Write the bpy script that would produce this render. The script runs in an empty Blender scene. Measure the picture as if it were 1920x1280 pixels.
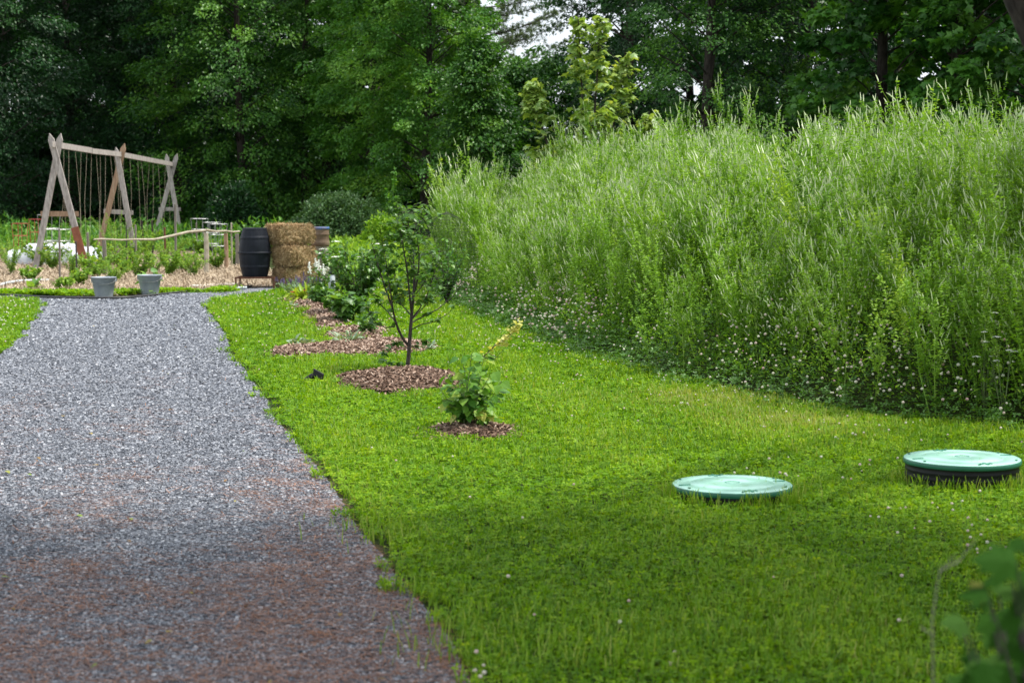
import bpy, math
import numpy as np
R_ = math.radians
sc = bpy.context.scene
COL = sc.collection

# ------------------------------------------------------------------ camera, world, sun, exposure
F = 3467.0; EYE = 1.67; PITCH = math.atan(280.0 / F)
cam_d = bpy.data.cameras.new('camera'); cam = bpy.data.objects.new('camera', cam_d); COL.objects.link(cam)
cam.location = (0, 0, EYE); cam.rotation_euler = (math.pi / 2 - PITCH, 0, 0)
cam_d.lens = 65.0; cam_d.sensor_width = 36.0; cam_d.clip_start = 0.1; cam_d.clip_end = 2000
cam_d.dof.use_dof = True; cam_d.dof.focus_distance = 16.5; cam_d.dof.aperture_fstop = 4.5
sc.camera = cam

SUN_EL, SUN_AZ = R_(64), R_(80)          # azimuth measured from +Y towards +X
world = bpy.data.worlds.new("World"); sc.world = world; world.use_nodes = True
wn = world.node_tree; wn.nodes.clear()
w_out = wn.nodes.new('ShaderNodeOutputWorld'); w_bg = wn.nodes.new('ShaderNodeBackground')
w_sky = wn.nodes.new('ShaderNodeTexSky'); w_sky.sky_type = 'NISHITA'; w_sky.sun_disc = False
w_sky.sun_elevation = SUN_EL; w_sky.sun_rotation = SUN_AZ; w_sky.air_density = 1.0; w_sky.dust_density = 1.5
w_tc = wn.nodes.new('ShaderNodeTexCoord'); w_no = wn.nodes.new('ShaderNodeTexNoise')
w_no.inputs['Scale'].default_value = 2.2; w_no.inputs['Detail'].default_value = 6
w_rp = wn.nodes.new('ShaderNodeValToRGB'); w_rp.color_ramp.elements[0].position = .28; w_rp.color_ramp.elements[1].position = .42
w_mx = wn.nodes.new('ShaderNodeMixRGB'); w_mx.inputs[2].default_value = (10.5, 11.2, 12.0, 1)
wn.links.new(w_tc.outputs['Generated'], w_no.inputs['Vector']); wn.links.new(w_no.outputs['Fac'], w_rp.inputs['Fac'])
wn.links.new(w_rp.outputs['Color'], w_mx.inputs['Fac']); wn.links.new(w_sky.outputs['Color'], w_mx.inputs[1])
wn.links.new(w_mx.outputs['Color'], w_bg.inputs['Color']); wn.links.new(w_bg.outputs['Background'], w_out.inputs['Surface'])
w_bg.inputs['Strength'].default_value = 0.09

sun_d = bpy.data.lights.new('sun', 'SUN'); sun_d.energy = 4.8; sun_d.angle = R_(2.0); sun_d.color = (1, .955, .88)
sun = bpy.data.objects.new('sun', sun_d); COL.objects.link(sun)
SD = np.array([math.sin(SUN_AZ) * math.cos(SUN_EL), math.cos(SUN_AZ) * math.cos(SUN_EL), math.sin(SUN_EL)])
from mathutils import Vector
sun.rotation_euler = Vector(SD).to_track_quat('Z', 'Y').to_euler()
sc.view_settings.view_transform = 'Standard'; sc.view_settings.look = 'None'
sc.view_settings.exposure = 0.45; sc.view_settings.gamma = 1.0
sc.render.engine = 'CYCLES'
sc.cycles.max_bounces = 6; sc.cycles.diffuse_bounces = 3; sc.cycles.glossy_bounces = 2
sc.cycles.transmission_bounces = 4; sc.cycles.transparent_max_bounces = 4; sc.cycles.caustics_reflective = False
sc.cycles.use_denoising = True

# ------------------------------------------------------------------ helpers
def ray(px, py):
    a, b = (px - 960) / F, -(py - 640) / F
    c, s = math.cos(PITCH), math.sin(PITCH)
    return np.array([a, c + b * s, -s + b * c])
def G(px, py, z=0.0):
    d = ray(px, py); t = (z - EYE) / d[2]; return np.array([0, 0, EYE]) + d * t
def P(px, py, Y):
    d = ray(px, py); return np.array([0, 0, EYE]) + d * (Y / d[1])
def rng(s): return np.random.default_rng(s)
def nrm(v): return v / (np.linalg.norm(v, axis=-1, keepdims=True) + 1e-9)
def vnoise(p, seed=0):                       # cheap smooth noise from sines, p (...,2|3)
    r = rng(seed + 991); o = 0
    for k in range(5):
        w = r.normal(size=p.shape[-1]); w = w / np.linalg.norm(w) * (1 + k * .7)
        o = o + np.sin(p @ w + r.uniform(0, 6.28)) / (1 + k * .5)
    return o / 2.2
def in_poly(x, y, poly):
    poly = np.asarray(poly)[:, :2]; ins = np.zeros(len(x), bool); n = len(poly); j = n - 1
    for i in range(n):
        xi, yi = poly[i]; xj, yj = poly[j]
        c = ((yi > y) != (yj > y)) & (x < (xj - xi) * (y - yi) / (yj - yi + 1e-12) + xi)
        ins ^= c; j = i
    return ins
def dist_line(x, y, line):
    """signed distance to a polyline (positive on its right-hand side) """
    line = np.asarray(line)[:, :2]; best = np.full(x.shape, 1e9); sg = np.zeros(x.shape)
    for a, b in zip(line[:-1], line[1:]):
        ab = b - a; t = np.clip(((x - a[0]) * ab[0] + (y - a[1]) * ab[1]) / (ab @ ab), 0, 1)
        dx, dy = x - (a[0] + t * ab[0]), y - (a[1] + t * ab[1]); d = np.hypot(dx, dy)
        cr = ab[0] * dy - ab[1] * dx
        m = d < best; best = np.where(m, d, best); sg = np.where(m, np.sign(cr), sg)
    return best * sg

class Geo:
    def __init__(s): s.V = []; s.L = []; s.C = []; s.M = []; s.Rn = []; s.n = 0
    def add(s, V, Fc, rnd=0.5, mat=0):
        V = np.asarray(V, float).reshape(-1, 3); Fc = np.asarray(Fc, int)
        if len(Fc) == 0: return s
        s.V.append(V); s.L.append((Fc + s.n).ravel()); s.C.append(np.full(len(Fc), Fc.shape[1]))
        s.M.append(np.full(len(Fc), mat)); s.Rn.append(np.broadcast_to(np.asarray(rnd, float), (len(Fc),)).copy()); s.n += len(V)
        return s
    def addn(s, lst, rnd=.5, mat=0):
        for V, Fc in lst: s.add(V, Fc, rnd, mat)
        return s
    def build(s, name, mats, parent=None, origin=(0, 0, 0), smooth=False):
        me = bpy.data.meshes.new(name); org = np.asarray(origin, float)
        V = np.concatenate(s.V) - org; L = np.concatenate(s.L); C = np.concatenate(s.C)
        me.vertices.add(len(V)); me.vertices.foreach_set('co', V.astype('f').ravel())
        me.loops.add(len(L)); me.loops.foreach_set('vertex_index', L.astype('i'))
        me.polygons.add(len(C)); st = np.concatenate([[0], np.cumsum(C)[:-1]])
        me.polygons.foreach_set('loop_start', st.astype('i'))
        try: me.polygons.foreach_set('loop_total', C.astype('i'))
        except Exception: pass
        me.polygons.foreach_set('material_index', np.concatenate(s.M).astype('i'))
        me.polygons.foreach_set('use_smooth', np.full(len(C), smooth))
        at = me.attributes.new('rnd', 'FLOAT', 'FACE'); at.data.foreach_set('value', np.concatenate(s.Rn).astype('f'))
        me.update(calc_edges=True)
        for m in (mats if isinstance(mats, (list, tuple)) else [mats]): me.materials.append(m)
        o = bpy.data.objects.new(name, me); COL.objects.link(o)
        if parent is not None: o.parent = parent
        else: o.location = org
        return o
def tag(o, label=None, cat=None, group=None, kind=None):
    if label: o['label'] = label
    if cat: o['category'] = cat
    if group: o['group'] = group
    if kind: o['kind'] = kind
    return o
def thing(name, loc, label, cat, group=None):
    o = bpy.data.objects.new(name, None); o.empty_display_size = .2; COL.objects.link(o); o.location = tuple(loc)
    return tag(o, label, cat, group)
def structure(o): o['kind'] = 'structure'; return o

def inst(tV, tF, pos, Rm, s):
    s = np.asarray(s, float); n = len(tV)
    if s.ndim == 1: s = np.repeat(s[:, None], 3, 1)
    V = np.einsum('mij,mnj->mni', Rm, tV[None] * s[:, None, :]) + pos[:, None, :]
    Fc = tF[None] + (np.arange(len(pos)) * n)[:, None, None]
    return V.reshape(-1, 3), Fc.reshape(-1, tF.shape[1])
def frames(d, n):
    y = nrm(d); z = nrm(n - (n * y).sum(-1, keepdims=True) * y); x = np.cross(y, z)
    return np.stack([x, y, z], axis=-1)
def yawmat(a, tilt=None, r=None):
    M = np.zeros((len(a), 3, 3)); c, s = np.cos(a), np.sin(a)
    M[:, 0, 0] = c; M[:, 0, 1] = -s; M[:, 1, 0] = s; M[:, 1, 1] = c; M[:, 2, 2] = 1
    if tilt is not None:
        t = tilt; T = np.zeros((len(a), 3, 3)); T[:, 0, 0] = 1; ct, st = np.cos(t), np.sin(t)
        T[:, 1, 1] = ct; T[:, 1, 2] = -st; T[:, 2, 1] = st; T[:, 2, 2] = ct; M = M @ T
    return M
def tube(pts, rad, n=6, cap=True):
    pts = np.asarray(pts, float); m = len(pts); rad = np.broadcast_to(rad, (m,)).astype(float)
    d = np.zeros_like(pts); d[1:-1] = pts[2:] - pts[:-2]; d[0] = pts[1] - pts[0]; d[-1] = pts[-1] - pts[-2]; d = nrm(d)
    up = np.array([0, 0, 1.]) if abs(d[0][2]) < .8 else np.array([1., 0, 0])
    x = nrm(np.cross(d, up)); y = np.cross(d, x)
    a = np.arange(n) / n * 2 * math.pi
    V = pts[:, None] + rad[:, None, None] * (np.cos(a)[None, :, None] * x[:, None] + np.sin(a)[None, :, None] * y[:, None])
    V = V.reshape(-1, 3); Fc = []
    for i in range(m - 1):
        for k in range(n): k2 = (k + 1) % n; Fc.append((i * n + k, i * n + k2, (i + 1) * n + k2, (i + 1) * n + k))
    out = [(V, np.array(Fc))]
    if cap:
        out.append((V[:n], np.array([list(range(n))[::-1]]))); out.append((V[-n:], np.array([list(range(n))])))
    return out
def lathe(prof, n=32, c=(0, 0, 0)):
    prof = np.asarray(prof, float); m = len(prof); a = np.arange(n) / n * 2 * math.pi
    V = np.stack([prof[:, None, 0] * np.cos(a), prof[:, None, 0] * np.sin(a), np.repeat(prof[:, None, 1], n, 1)], -1).reshape(-1, 3) + np.asarray(c)
    Fc = [(i * n + k, i * n + (k + 1) % n, (i + 1) * n + (k + 1) % n, (i + 1) * n + k) for i in range(m - 1) for k in range(n)]
    return [(V, np.array(Fc))]
def beam(p0, p1, w, d, up=(0, 0, 1), point=0.0):
    p0, p1 = np.asarray(p0, float), np.asarray(p1, float); y = nrm(p1 - p0); up = np.asarray(up, float)
    x = nrm(np.cross(y, up)); z = np.cross(x, y)
    V = []
    for q in (p0, p1):
        for sx, sz in ((-1, -1), (1, -1), (1, 1), (-1, 1)): V.append(q + x * sx * w / 2 + z * sz * d / 2)
    Fc = [(0, 1, 2, 3), (4, 7, 6, 5), (0, 4, 5, 1), (1, 5, 6, 2), (2, 6, 7, 3), (3, 7, 4, 0)]
    if point:
        t = p1 + y * point; V += [t - z * d / 2, t + z * d / 2]
        Q = [(0, 1, 2, 3), (0, 4, 5, 1), (1, 5, 6, 2), (2, 6, 7, 3), (3, 7, 4, 0), (4, 8, 9, 7), (5, 6, 9, 8)]
        return [(np.array(V), np.array(Q)), (np.array(V), np.array([(4, 5, 8), (6, 7, 9)]))]
    return [(np.array(V), np.array(Fc))]
def boxv(c, s):
    c = np.asarray(c, float); s = np.asarray(s, float) / 2
    return beam(c - [0, s[1], 0], c + [0, s[1], 0], s[0] * 2, s[2] * 2)

# leaf templates (along +Y, normal +Z, length 1)
T_RH = (np.array([(0, 0, 0), (-.3, .42, .07), (0, 1, -.12), (.3, .42, .07)]), np.array([(0, 3, 2), (0, 2, 1)]))
def ovate(w=.36, droop=.25, fold=.06):
    ys = [0, .15, .4, .7, 1]; ws = [0, .8, 1, .6, 0]; V = []; Fc = []
    for y, q in zip(ys, ws):
        z = -droop * y * y; V += [(-w * q, y, z + fold * q), (0, y, z), (w * q, y, z + fold * q)]
    for i in range(4): a = i * 3; Fc += [(a, a + 1, a + 4, a + 3), (a + 1, a + 2, a + 5, a + 4)]
    return np.array(V), np.array(Fc)
T_OV = ovate(); T_LANCE = ovate(.16, .3, .03); T_BROAD = ovate(.45, .35, .05)
def maple():
    pol = [(0, 0), (50, .55), (72, .3), (35, .62)]
    out = [(-.12, .02), (-.48, -.02), (-.36, .2), (-.62, .5), (-.26, .5), (-.2, .66), (0, 1), (.2, .66), (.26, .5), (.62, .5), (.36, .2), (.48, -.02), (.12, .02)]
    V = [(0, .3, 0)] + [(x, y, -.28 * (abs(x) ** 1.5) - .14 * max(0, y - .3)) for x, y in out]
    Fc = [(0, i + 1, i) for i in range(1, len(out))] + [(0, 1, len(out))]
    return np.array(V), np.array(Fc)
T_MAPLE = maple()
def clover():
    V = []; Fc = []
    hexa = [(0, .06), (-.3, .42), (-.26, .82), (0, .92), (.26, .82), (.3, .42)]
    for k in range(3):
        a = k * 2.094; c, s = math.cos(a), math.sin(a); b = len(V)
        for x, y in hexa: V.append((x * c - y * s, x * s + y * c, .1 * y + .12 * abs(x)))
        Fc += [(b, b + 5, b + 4, b + 3), (b, b + 3, b + 2, b + 1)]
    return np.array(V) * .6, np.array(Fc)
T_CLOVER = clover()
T_BLADE = (np.array([(-.5, 0, 0), (.5, 0, 0), (-.42, .12, .45), (.42, .12, .45), (-.25, .34, .8), (.25, .34, .8), (0, .6, 1.0)]) * [.06, 1, 1],
           np.array([(0, 1, 3, 2), (2, 3, 5, 4), (4, 5, 6, 6)]))
T_BLADE = (T_BLADE[0], np.array([(0, 1, 3, 2), (2, 3, 5, 4)]))
T_STRIP = (np.array([(-.5, -.5, 0), (.5, -.5, 0), (.5, .5, 0), (-.5, .5, 0)]), np.array([(0, 1, 2, 3)]))
o_ = [(1, 0, 0), (0, 1, 0), (-1, 0, 0), (0, -1, 0), (0, 0, 1), (0, 0, -1)]
T_OCT = (np.array(o_, float) * .5, np.array([(0, 1, 4), (1, 2, 4), (2, 3, 4), (3, 0, 4), (1, 0, 5), (2, 1, 5), (3, 2, 5), (0, 3, 5)]))
r = rng(5); V = np.array([(x, y, z) for x in (-1, 1) for y in (-1, 1) for z in (-1, 1)], float) * .5 * (1 + r.uniform(-.35, .15, (8, 3)))
T_ROCK = (V, np.array([(0, 1, 3, 2), (4, 6, 7, 5), (0, 4, 5, 1), (2, 3, 7, 6), (0, 2, 6, 4), (1, 5, 7, 3)]))
def ball(nu=7, nv=4):
    V = [(0, 0, .5)]; Fc3 = []; Fc4 = []
    for j in range(1, nv):
        t = math.pi * j / nv
        for i in range(nu): a = 2 * math.pi * i / nu; V.append((.5 * math.sin(t) * math.cos(a), .5 * math.sin(t) * math.sin(a), .5 * math.cos(t)))
    V.append((0, 0, -.5)); e = len(V) - 1
    for i in range(nu): Fc3 += [(0, 1 + i, 1 + (i + 1) % nu), (e, e - nu + (i + 1) % nu, e - nu + i)]
    for j in range(nv - 2):
        for i in range(nu): a = 1 + j * nu; Fc3 += [(a + i, a + nu + i, a + nu + (i + 1) % nu), (a + i, a + nu + (i + 1) % nu, a + (i + 1) % nu)]
    return np.array(V), np.array(Fc3)
T_BALL = ball()

# ------------------------------------------------------------------ materials
def newmat(name):
    m = bpy.data.materials.new(name); m.use_nodes = True; nt = m.node_tree; nt.nodes.clear()
    out = nt.nodes.new('ShaderNodeOutputMaterial'); b = nt.nodes.new('ShaderNodeBsdfPrincipled'); nt.links.new(b.outputs[0], out.inputs['Surface'])
    return m, nt, out, b
def ramp(nt, stops, src):
    rp = nt.nodes.new('ShaderNodeValToRGB'); e = rp.color_ramp.elements
    while len(e) < len(stops): e.new(.5)
    for i, (p, c) in enumerate(stops): e[i].position = p; e[i].color = (*c, 1)
    nt.links.new(src, rp.inputs['Fac']); return rp
def leafmat(name, stops, tr=.35, rough=.45, spec=.4, tint=(1.25, 1.15, .45)):
    m, nt, out, b = newmat(name); at = nt.nodes.new('ShaderNodeAttribute'); at.attribute_name = 'rnd'
    if len(stops[0]) == 3: stops = [(i / (len(stops) - 1), c) for i, c in enumerate(stops)]
    rp = ramp(nt, stops, at.outputs['Fac']); nt.links.new(rp.outputs['Color'], b.inputs['Base Color'])
    b.inputs['Roughness'].default_value = rough; b.inputs['Specular IOR Level'].default_value = spec
    t = nt.nodes.new('ShaderNodeBsdfTranslucent'); mu = nt.nodes.new('ShaderNodeMixRGB'); mu.blend_type = 'MULTIPLY'; mu.inputs['Fac'].default_value = 1
    mu.inputs[2].default_value = (*tint, 1); nt.links.new(rp.outputs['Color'], mu.inputs[1]); nt.links.new(mu.outputs['Color'], t.inputs['Color'])
    mx = nt.nodes.new('ShaderNodeMixShader'); mx.inputs['Fac'].default_value = tr
    nt.links.new(b.outputs[0], mx.inputs[1]); nt.links.new(t.outputs[0], mx.inputs[2]); nt.links.new(mx.outputs[0], out.inputs['Surface'])
    return m
def rndmat(name, stops, rough=.7, spec=.3):
    m, nt, out, b = newmat(name); at = nt.nodes.new('ShaderNodeAttribute'); at.attribute_name = 'rnd'
    if len(stops[0]) == 3: stops = [(i / (len(stops) - 1), c) for i, c in enumerate(stops)]
    rp = ramp(nt, stops, at.outputs['Fac']); nt.links.new(rp.outputs['Color'], b.inputs['Base Color'])
    b.inputs['Roughness'].default_value = rough; b.inputs['Specular IOR Level'].default_value = spec
    return m
def noisemat(name, c1, c2, scale=8, rough=.7, metal=0, bump=.0, stretch=(1, 1, 1), spec=.4, pos=(.35, .65), dist=.01):
    m, nt, out, b = newmat(name); tc = nt.nodes.new('ShaderNodeTexCoord'); mp = nt.nodes.new('ShaderNodeMapping')
    mp.inputs['Scale'].default_value = stretch; n = nt.nodes.new('ShaderNodeTexNoise'); n.inputs['Scale'].default_value = scale
    n.inputs['Detail'].default_value = 6; n.inputs['Roughness'].default_value = .65
    nt.links.new(tc.outputs['Object'], mp.inputs[0]); nt.links.new(mp.outputs[0], n.inputs['Vector'])
    rp = ramp(nt, [(pos[0], c1), (pos[1], c2)], n.outputs['Fac']); nt.links.new(rp.outputs['Color'], b.inputs['Base Color'])
    b.inputs['Roughness'].default_value = rough; b.inputs['Metallic'].default_value = metal; b.inputs['Specular IOR Level'].default_value = spec
    if bump:
        bp = nt.nodes.new('ShaderNodeBump'); bp.inputs['Strength'].default_value = bump; bp.inputs['Distance'].default_value = dist
        nt.links.new(n.outputs['Fac'], bp.inputs['Height']); nt.links.new(bp.outputs[0], b.inputs['Normal'])
    return m

M = {}
M['lawn'] = leafmat('lawn_leaf', [(.06, .165, .004), (.13, .285, .005), (.235, .40, .008), (.33, .45, .016)], .36, .55, .14)
M['blade'] = leafmat('grass_blade', [(.06, .165, .008), (.13, .285, .012), (.23, .38, .03), (.36, .4, .11)], .35, .5, .25)
M['soil'] = noisemat('lawn_soil', (.015, .022, .006), (.035, .05, .012), 3, .95, spec=.1)
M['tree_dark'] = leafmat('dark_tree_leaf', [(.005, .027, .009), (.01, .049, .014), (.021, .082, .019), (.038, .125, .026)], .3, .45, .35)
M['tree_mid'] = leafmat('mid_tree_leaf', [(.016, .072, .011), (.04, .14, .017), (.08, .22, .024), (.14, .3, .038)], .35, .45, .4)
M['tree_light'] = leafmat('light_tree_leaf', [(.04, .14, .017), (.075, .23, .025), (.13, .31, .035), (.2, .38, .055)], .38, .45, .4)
M['maple_y'] = leafmat('yellow_maple_leaf', [(.12, .22, .05), (.2, .33, .07), (.32, .44, .1), (.42, .5, .12)], .4, .4, .5)
M['pine'] = leafmat('pine_needle', [(.09, .15, .08), (.14, .21, .12), (.2, .27, .17)], .3, .5, .3)
M['weed'] = leafmat('weed_leaf', [(.08, .2, .012), (.165, .34, .022), (.27, .47, .042), (.4, .56, .085)], .42, .5, .3, (1.2, 1.12, .45))
M['weed_tip'] = leafmat('weed_flower_spike', [(.4, .52, .24), (.6, .69, .42), (.78, .83, .62)], .25, .6, .2, (1.1, 1.05, .8))
M['weed_stem'] = leafmat('weed_stem', [(.14, .28, .035), (.22, .37, .06), (.3, .42, .1)], .1, .6, .2)
M['wclover'] = leafmat('weed_clover_leaf', [(.04, .12, .015), (.07, .18, .02), (.11, .25, .03)], .3, .45, .4)
M['petal'] = leafmat('clover_petal', [(.7, .7, .58), (.68, .6, .52), (.62, .45, .42), (.45, .25, .25)], .25, .8, .1, (1, .95, .9))
M['white_pet'] = leafmat('white_petal', [(.75, .78, .7), (.85, .86, .8)], .2, .8, .1, (1, 1, 1))
M['purple_pet'] = leafmat('purple_petal', [(.12, .1, .2), (.22, .18, .33)], .2, .8, .1, (1, 1, 1))
M['red_pet'] = leafmat('red_petal', [(.45, .01, .01), (.65, .02, .02)], .2, .7, .2, (1, 1, 1))
M['yellow_pet'] = leafmat('yellow_petal', [(.7, .5, .02), (.8, .65, .05)], .2, .7, .2, (1, 1, 1))
M['veg'] = leafmat('vegetable_leaf', [(.08, .19, .025), (.15, .3, .04), (.25, .42, .06), (.38, .5, .09)], .42, .55, .2)
M['shrub'] = leafmat('shrub_leaf', [(.035, .11, .02), (.07, .18, .03), (.12, .26, .045), (.2, .34, .06)], .36, .4, .4)
M['sapling'] = leafmat('sapling_leaf', [(.04, .12, .02), (.09, .21, .035), (.16, .3, .05)], .4, .38, .45)
M['bushleaf'] = leafmat('bush_leaf', [(.05, .16, .02), (.1, .26, .03), (.19, .36, .045), (.38, .48, .06)], .42, .45, .35)
M['yleaf'] = leafmat('yellow_leaf', [(.38, .42, .06), (.55, .55, .12), (.65, .62, .2)], .4, .45, .4)
M['ygreen'] = leafmat('yellow_green_leaf', [(.2, .34, .03), (.32, .45, .04), (.45, .5, .06)], .4, .45, .4)
M['silver'] = leafmat('silvery_leaf', [(.16, .24, .15), (.25, .34, .22), (.36, .44, .32)], .2, .6, .3)
M['lavender'] = leafmat('lavender_leaf', [(.14, .24, .12), (.22, .33, .17)], .2, .6, .3)
M['greybush'] = leafmat('grey_green_leaf', [(.035, .085, .028), (.06, .14, .04), (.1, .19, .06)], .2, .5, .35)
M['fgleaf'] = leafmat('foreground_leaf', [(.016, .06, .006), (.03, .095, .01), (.05, .12, .02), (.12, .1, .02)], .45, .7, .06)
M['bark'] = noisemat('dark_bark', (.018, .014, .012), (.06, .05, .042), 30, .9, bump=.6, stretch=(1, 1, .25), spec=.2)
M['sbark'] = noisemat('sapling_bark', (.02, .014, .013), (.07, .055, .05), 60, .7, bump=.4, stretch=(1, 1, .4), spec=.4)
M['greystem'] = noisemat('green_stem', (.1, .16, .05), (.16, .2, .08), 30, .7)
M['oldwood'] = noisemat('weathered_wood', (.24, .215, .2), (.5, .46, .43), 5, .85, bump=.4, stretch=(6, 6, 1.2), spec=.2)
M['tanwood'] = noisemat('tan_wood', (.26, .17, .11), (.42, .29, .2), 5, .8, bump=.3, stretch=(6, 6, 1.2), spec=.2)
M['stake'] = noisemat('grey_stake_wood', (.13, .115, .1), (.27, .24, .21), 8, .9, bump=.3, stretch=(5, 5, .8), spec=.2)
M['polewood'] = noisemat('peeled_pole_wood', (.30, .26, .19), (.50, .45, .36), 9, .85, bump=.3, spec=.2)
M['rust'] = noisemat('rusty_metal', (.09, .035, .02), (.17, .075, .045), 12, .8, bump=.2, spec=.3)
M['rustplate'] = noisemat('rust_red_plate', (.2, .07, .04), (.3, .12, .07), 9, .8, bump=.2, spec=.3)
M['darkmetal'] = noisemat('dark_metal', (.03, .03, .03), (.07, .06, .055), 20, .6, spec=.4)
M['redwire'] = noisemat('red_wire', (.28, .03, .025), (.4, .06, .05), 20, .5)
M['wire'] = noisemat('grey_wire', (.3, .31, .31), (.42, .43, .43), 20, .45, .6)
M['twine'] = noisemat('twine', (.30, .25, .18), (.45, .4, .3), 30, .9)
M['galv'] = noisemat('galvanised_steel', (.27, .30, .36), (.39, .425, .48), 7, .5, .1, bump=.05, spec=.5)
M['black'] = noisemat('black_plastic', (.004, .004, .005), (.009, .01, .011), 6, .5, spec=.25)
M['barrel'] = noisemat('barrel_plastic', (.006, .008, .014), (.012, .015, .023), 5, .55, bump=.05, spec=.2)
M['bluebrown'] = noisemat('stained_brown_drum', (.12, .07, .045), (.22, .16, .11), 4, .7, bump=.1, stretch=(1, 1, 3))
M['bluepaint'] = noisemat('worn_blue_paint', (.04, .13, .36), (.16, .13, .14), 9, .6)
M['greydrum'] = noisemat('grey_drum_side', (.22, .19, .15), (.3, .27, .22), 4, .7)
M['lid'] = noisemat('green_lid', (.27, .53, .44), (.34, .60, .50), 3, .3, bump=.03, spec=.7)
M['liddark'] = noisemat('dark_green_mark', (.04, .2, .13), (.06, .26, .18), 8, .5)
M['lidrim'] = noisemat('green_lid_rim', (.018, .12, .075), (.03, .16, .10), 5, .4)
M['fabric'] = noisemat('white_row_cover', (.4, .43, .47), (.56, .58, .62), 4, .9, bump=.5)
M['hose'] = noisemat('black_hose', (.02, .02, .022), (.05, .05, .055), 12, .5)
M['palepipe'] = noisemat('pale_board', (.45, .42, .37), (.6, .57, .5), 8, .8)
M['canister'] = noisemat('pale_canister', (.4, .45, .5), (.52, .56, .6), 8, .4)
M['chips'] = rndmat('wood_chip', [(.04, .024, .017), (.12, .072, .05), (.23, .15, .108), (.36, .26, .2), (.48, .38, .31)], .85, .2)
M['mulch'] = noisemat('mulch_ground', (.05, .03, .022), (.2, .125, .09), 45, .95, bump=.8, spec=.1)
M['straw'] = rndmat('straw', [(.11, .08, .05), (.24, .18, .115), (.37, .29, .2), (.5, .41, .3)], .8, .25)
M['bale'] = rndmat('bale_straw', [(.12, .07, .03), (.29, .19, .09), (.46, .32, .17), (.6, .45, .27)], .8, .2)
M['strawbed'] = noisemat('straw_mulch', (.12, .088, .06), (.3, .235, .175), 16, .95, bump=.9, spec=.1, stretch=(1, 2.5, 1))
M['litterleaf'] = rndmat('fallen_leaf', [(.1, .06, .03), (.2, .12, .05), (.3, .24, .08), (.14, .24, .03)], .8, .2)
M['needle'] = rndmat('pine_litter', [(.14, .06, .035), (.3, .135, .075), (.46, .24, .14)], .85, .2)
M['stone'] = rndmat('gravel_stone', [(0, (.035, .037, .045)), (.3, (.11, .12, .145)), (.6, (.21, .225, .26)), (.85, (.36, .375, .41)), (1, (.56, .56, .59))], .6, .35)
M['netting'] = noisemat('black_netting', (.015, .015, .017), (.03, .03, .03), 10, .6)

def gravelmat():
    m, nt, out, b = newmat('gravel'); tc = nt.nodes.new('ShaderNodeTexCoord')
    v = nt.nodes.new('ShaderNodeTexVoronoi'); v.inputs['Scale'].default_value = 75; nt.links.new(tc.outputs['Object'], v.inputs['Vector'])
    sx = nt.nodes.new('ShaderNodeSeparateColor'); nt.links.new(v.outputs['Color'], sx.inputs[0])
    rp = ramp(nt, [(0, (.03, .032, .04)), (.4, (.11, .12, .14)), (.75, (.2, .215, .25)), (1, (.38, .39, .43))], sx.outputs[0])
    n = nt.nodes.new('ShaderNodeTexNoise'); n.inputs['Scale'].default_value = 1.6; n.inputs['Detail'].default_value = 9; n.inputs['Roughness'].default_value = .72
    mp = nt.nodes.new('ShaderNodeMapping'); mp.inputs['Scale'].default_value = (1, .9, 1); nt.links.new(tc.outputs['Object'], mp.inputs[0]); nt.links.new(mp.outputs[0], n.inputs['Vector'])
    sp = nt.nodes.new('ShaderNodeSeparateXYZ'); nt.links.new(tc.outputs['Object'], sp.inputs[0])
    mr = nt.nodes.new('ShaderNodeMapRange'); mr.inputs['From Min'].default_value = 16; mr.inputs['From Max'].default_value = 6; mr.inputs['To Min'].default_value = -.2; mr.inputs['To Max'].default_value = .1
    nt.links.new(sp.outputs['Y'], mr.inputs['Value'])
    ad = nt.nodes.new('ShaderNodeMath'); ad.operation = 'ADD'; nt.links.new(n.outputs['Fac'], ad.inputs[0]); nt.links.new(mr.outputs[0], ad.inputs[1])
    r2 = ramp(nt, [(.48, (0, 0, 0)), (.66, (.75, .75, .75))], ad.outputs[0])
    mx = nt.nodes.new('ShaderNodeMixRGB'); mx.inputs[2].default_value = (.18, .10, .075, 1)
    nt.links.new(r2.outputs['Color'], mx.inputs['Fac']); nt.links.new(rp.outputs['Color'], mx.inputs[1]); nt.links.new(mx.outputs['Color'], b.inputs['Base Color'])
    bp = nt.nodes.new('ShaderNodeBump'); bp.inputs['Strength'].default_value = .8; bp.inputs['Distance'].default_value = .01; bp.invert = True
    nt.links.new(v.outputs['Distance'], bp.inputs['Height']); nt.links.new(bp.outputs[0], b.inputs['Normal']); b.inputs['Roughness'].default_value = .8
    return m
M['gravel'] = gravelmat()

# ------------------------------------------------------------------ plan of the place (ground outlines)
PR = [G(*p)[:2] for p in [(536, 544), (455, 555), (392, 566), (386, 580), (402, 600), (424, 630), (432, 665), (455, 690), (475, 720), (503, 755), (512, 785),
      (543, 815), (573, 855), (608, 895), (640, 940), (668, 990), (713, 1040), (747, 1090), (795, 1140), (842, 1200), (885, 1290), (960, 1480), (1010, 1700)]]
PL = [G(*p)[:2] for p in [(-420, 800), (-260, 720), (0, 668), (35, 632), (60, 600), (76, 572), (66, 564), (-300, 560)]]
HOSE = [G(*p)[:2] for p in [(-300, 552), (0, 556), (70, 561), (190, 563), (240, 562), (300, 556), (400, 545), (470, 541), (536, 537)]]
WE = [G(*p)[:2] for p in [(838, 556), (900, 580), (1000, 622), (1100, 660), (1200, 694), (1400, 742), (1600, 774), (1900, 808), (2250, 850)]]
WE = [WE[0] + [-1.5, 16], WE[0] + [-.7, 6]] + WE
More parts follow.
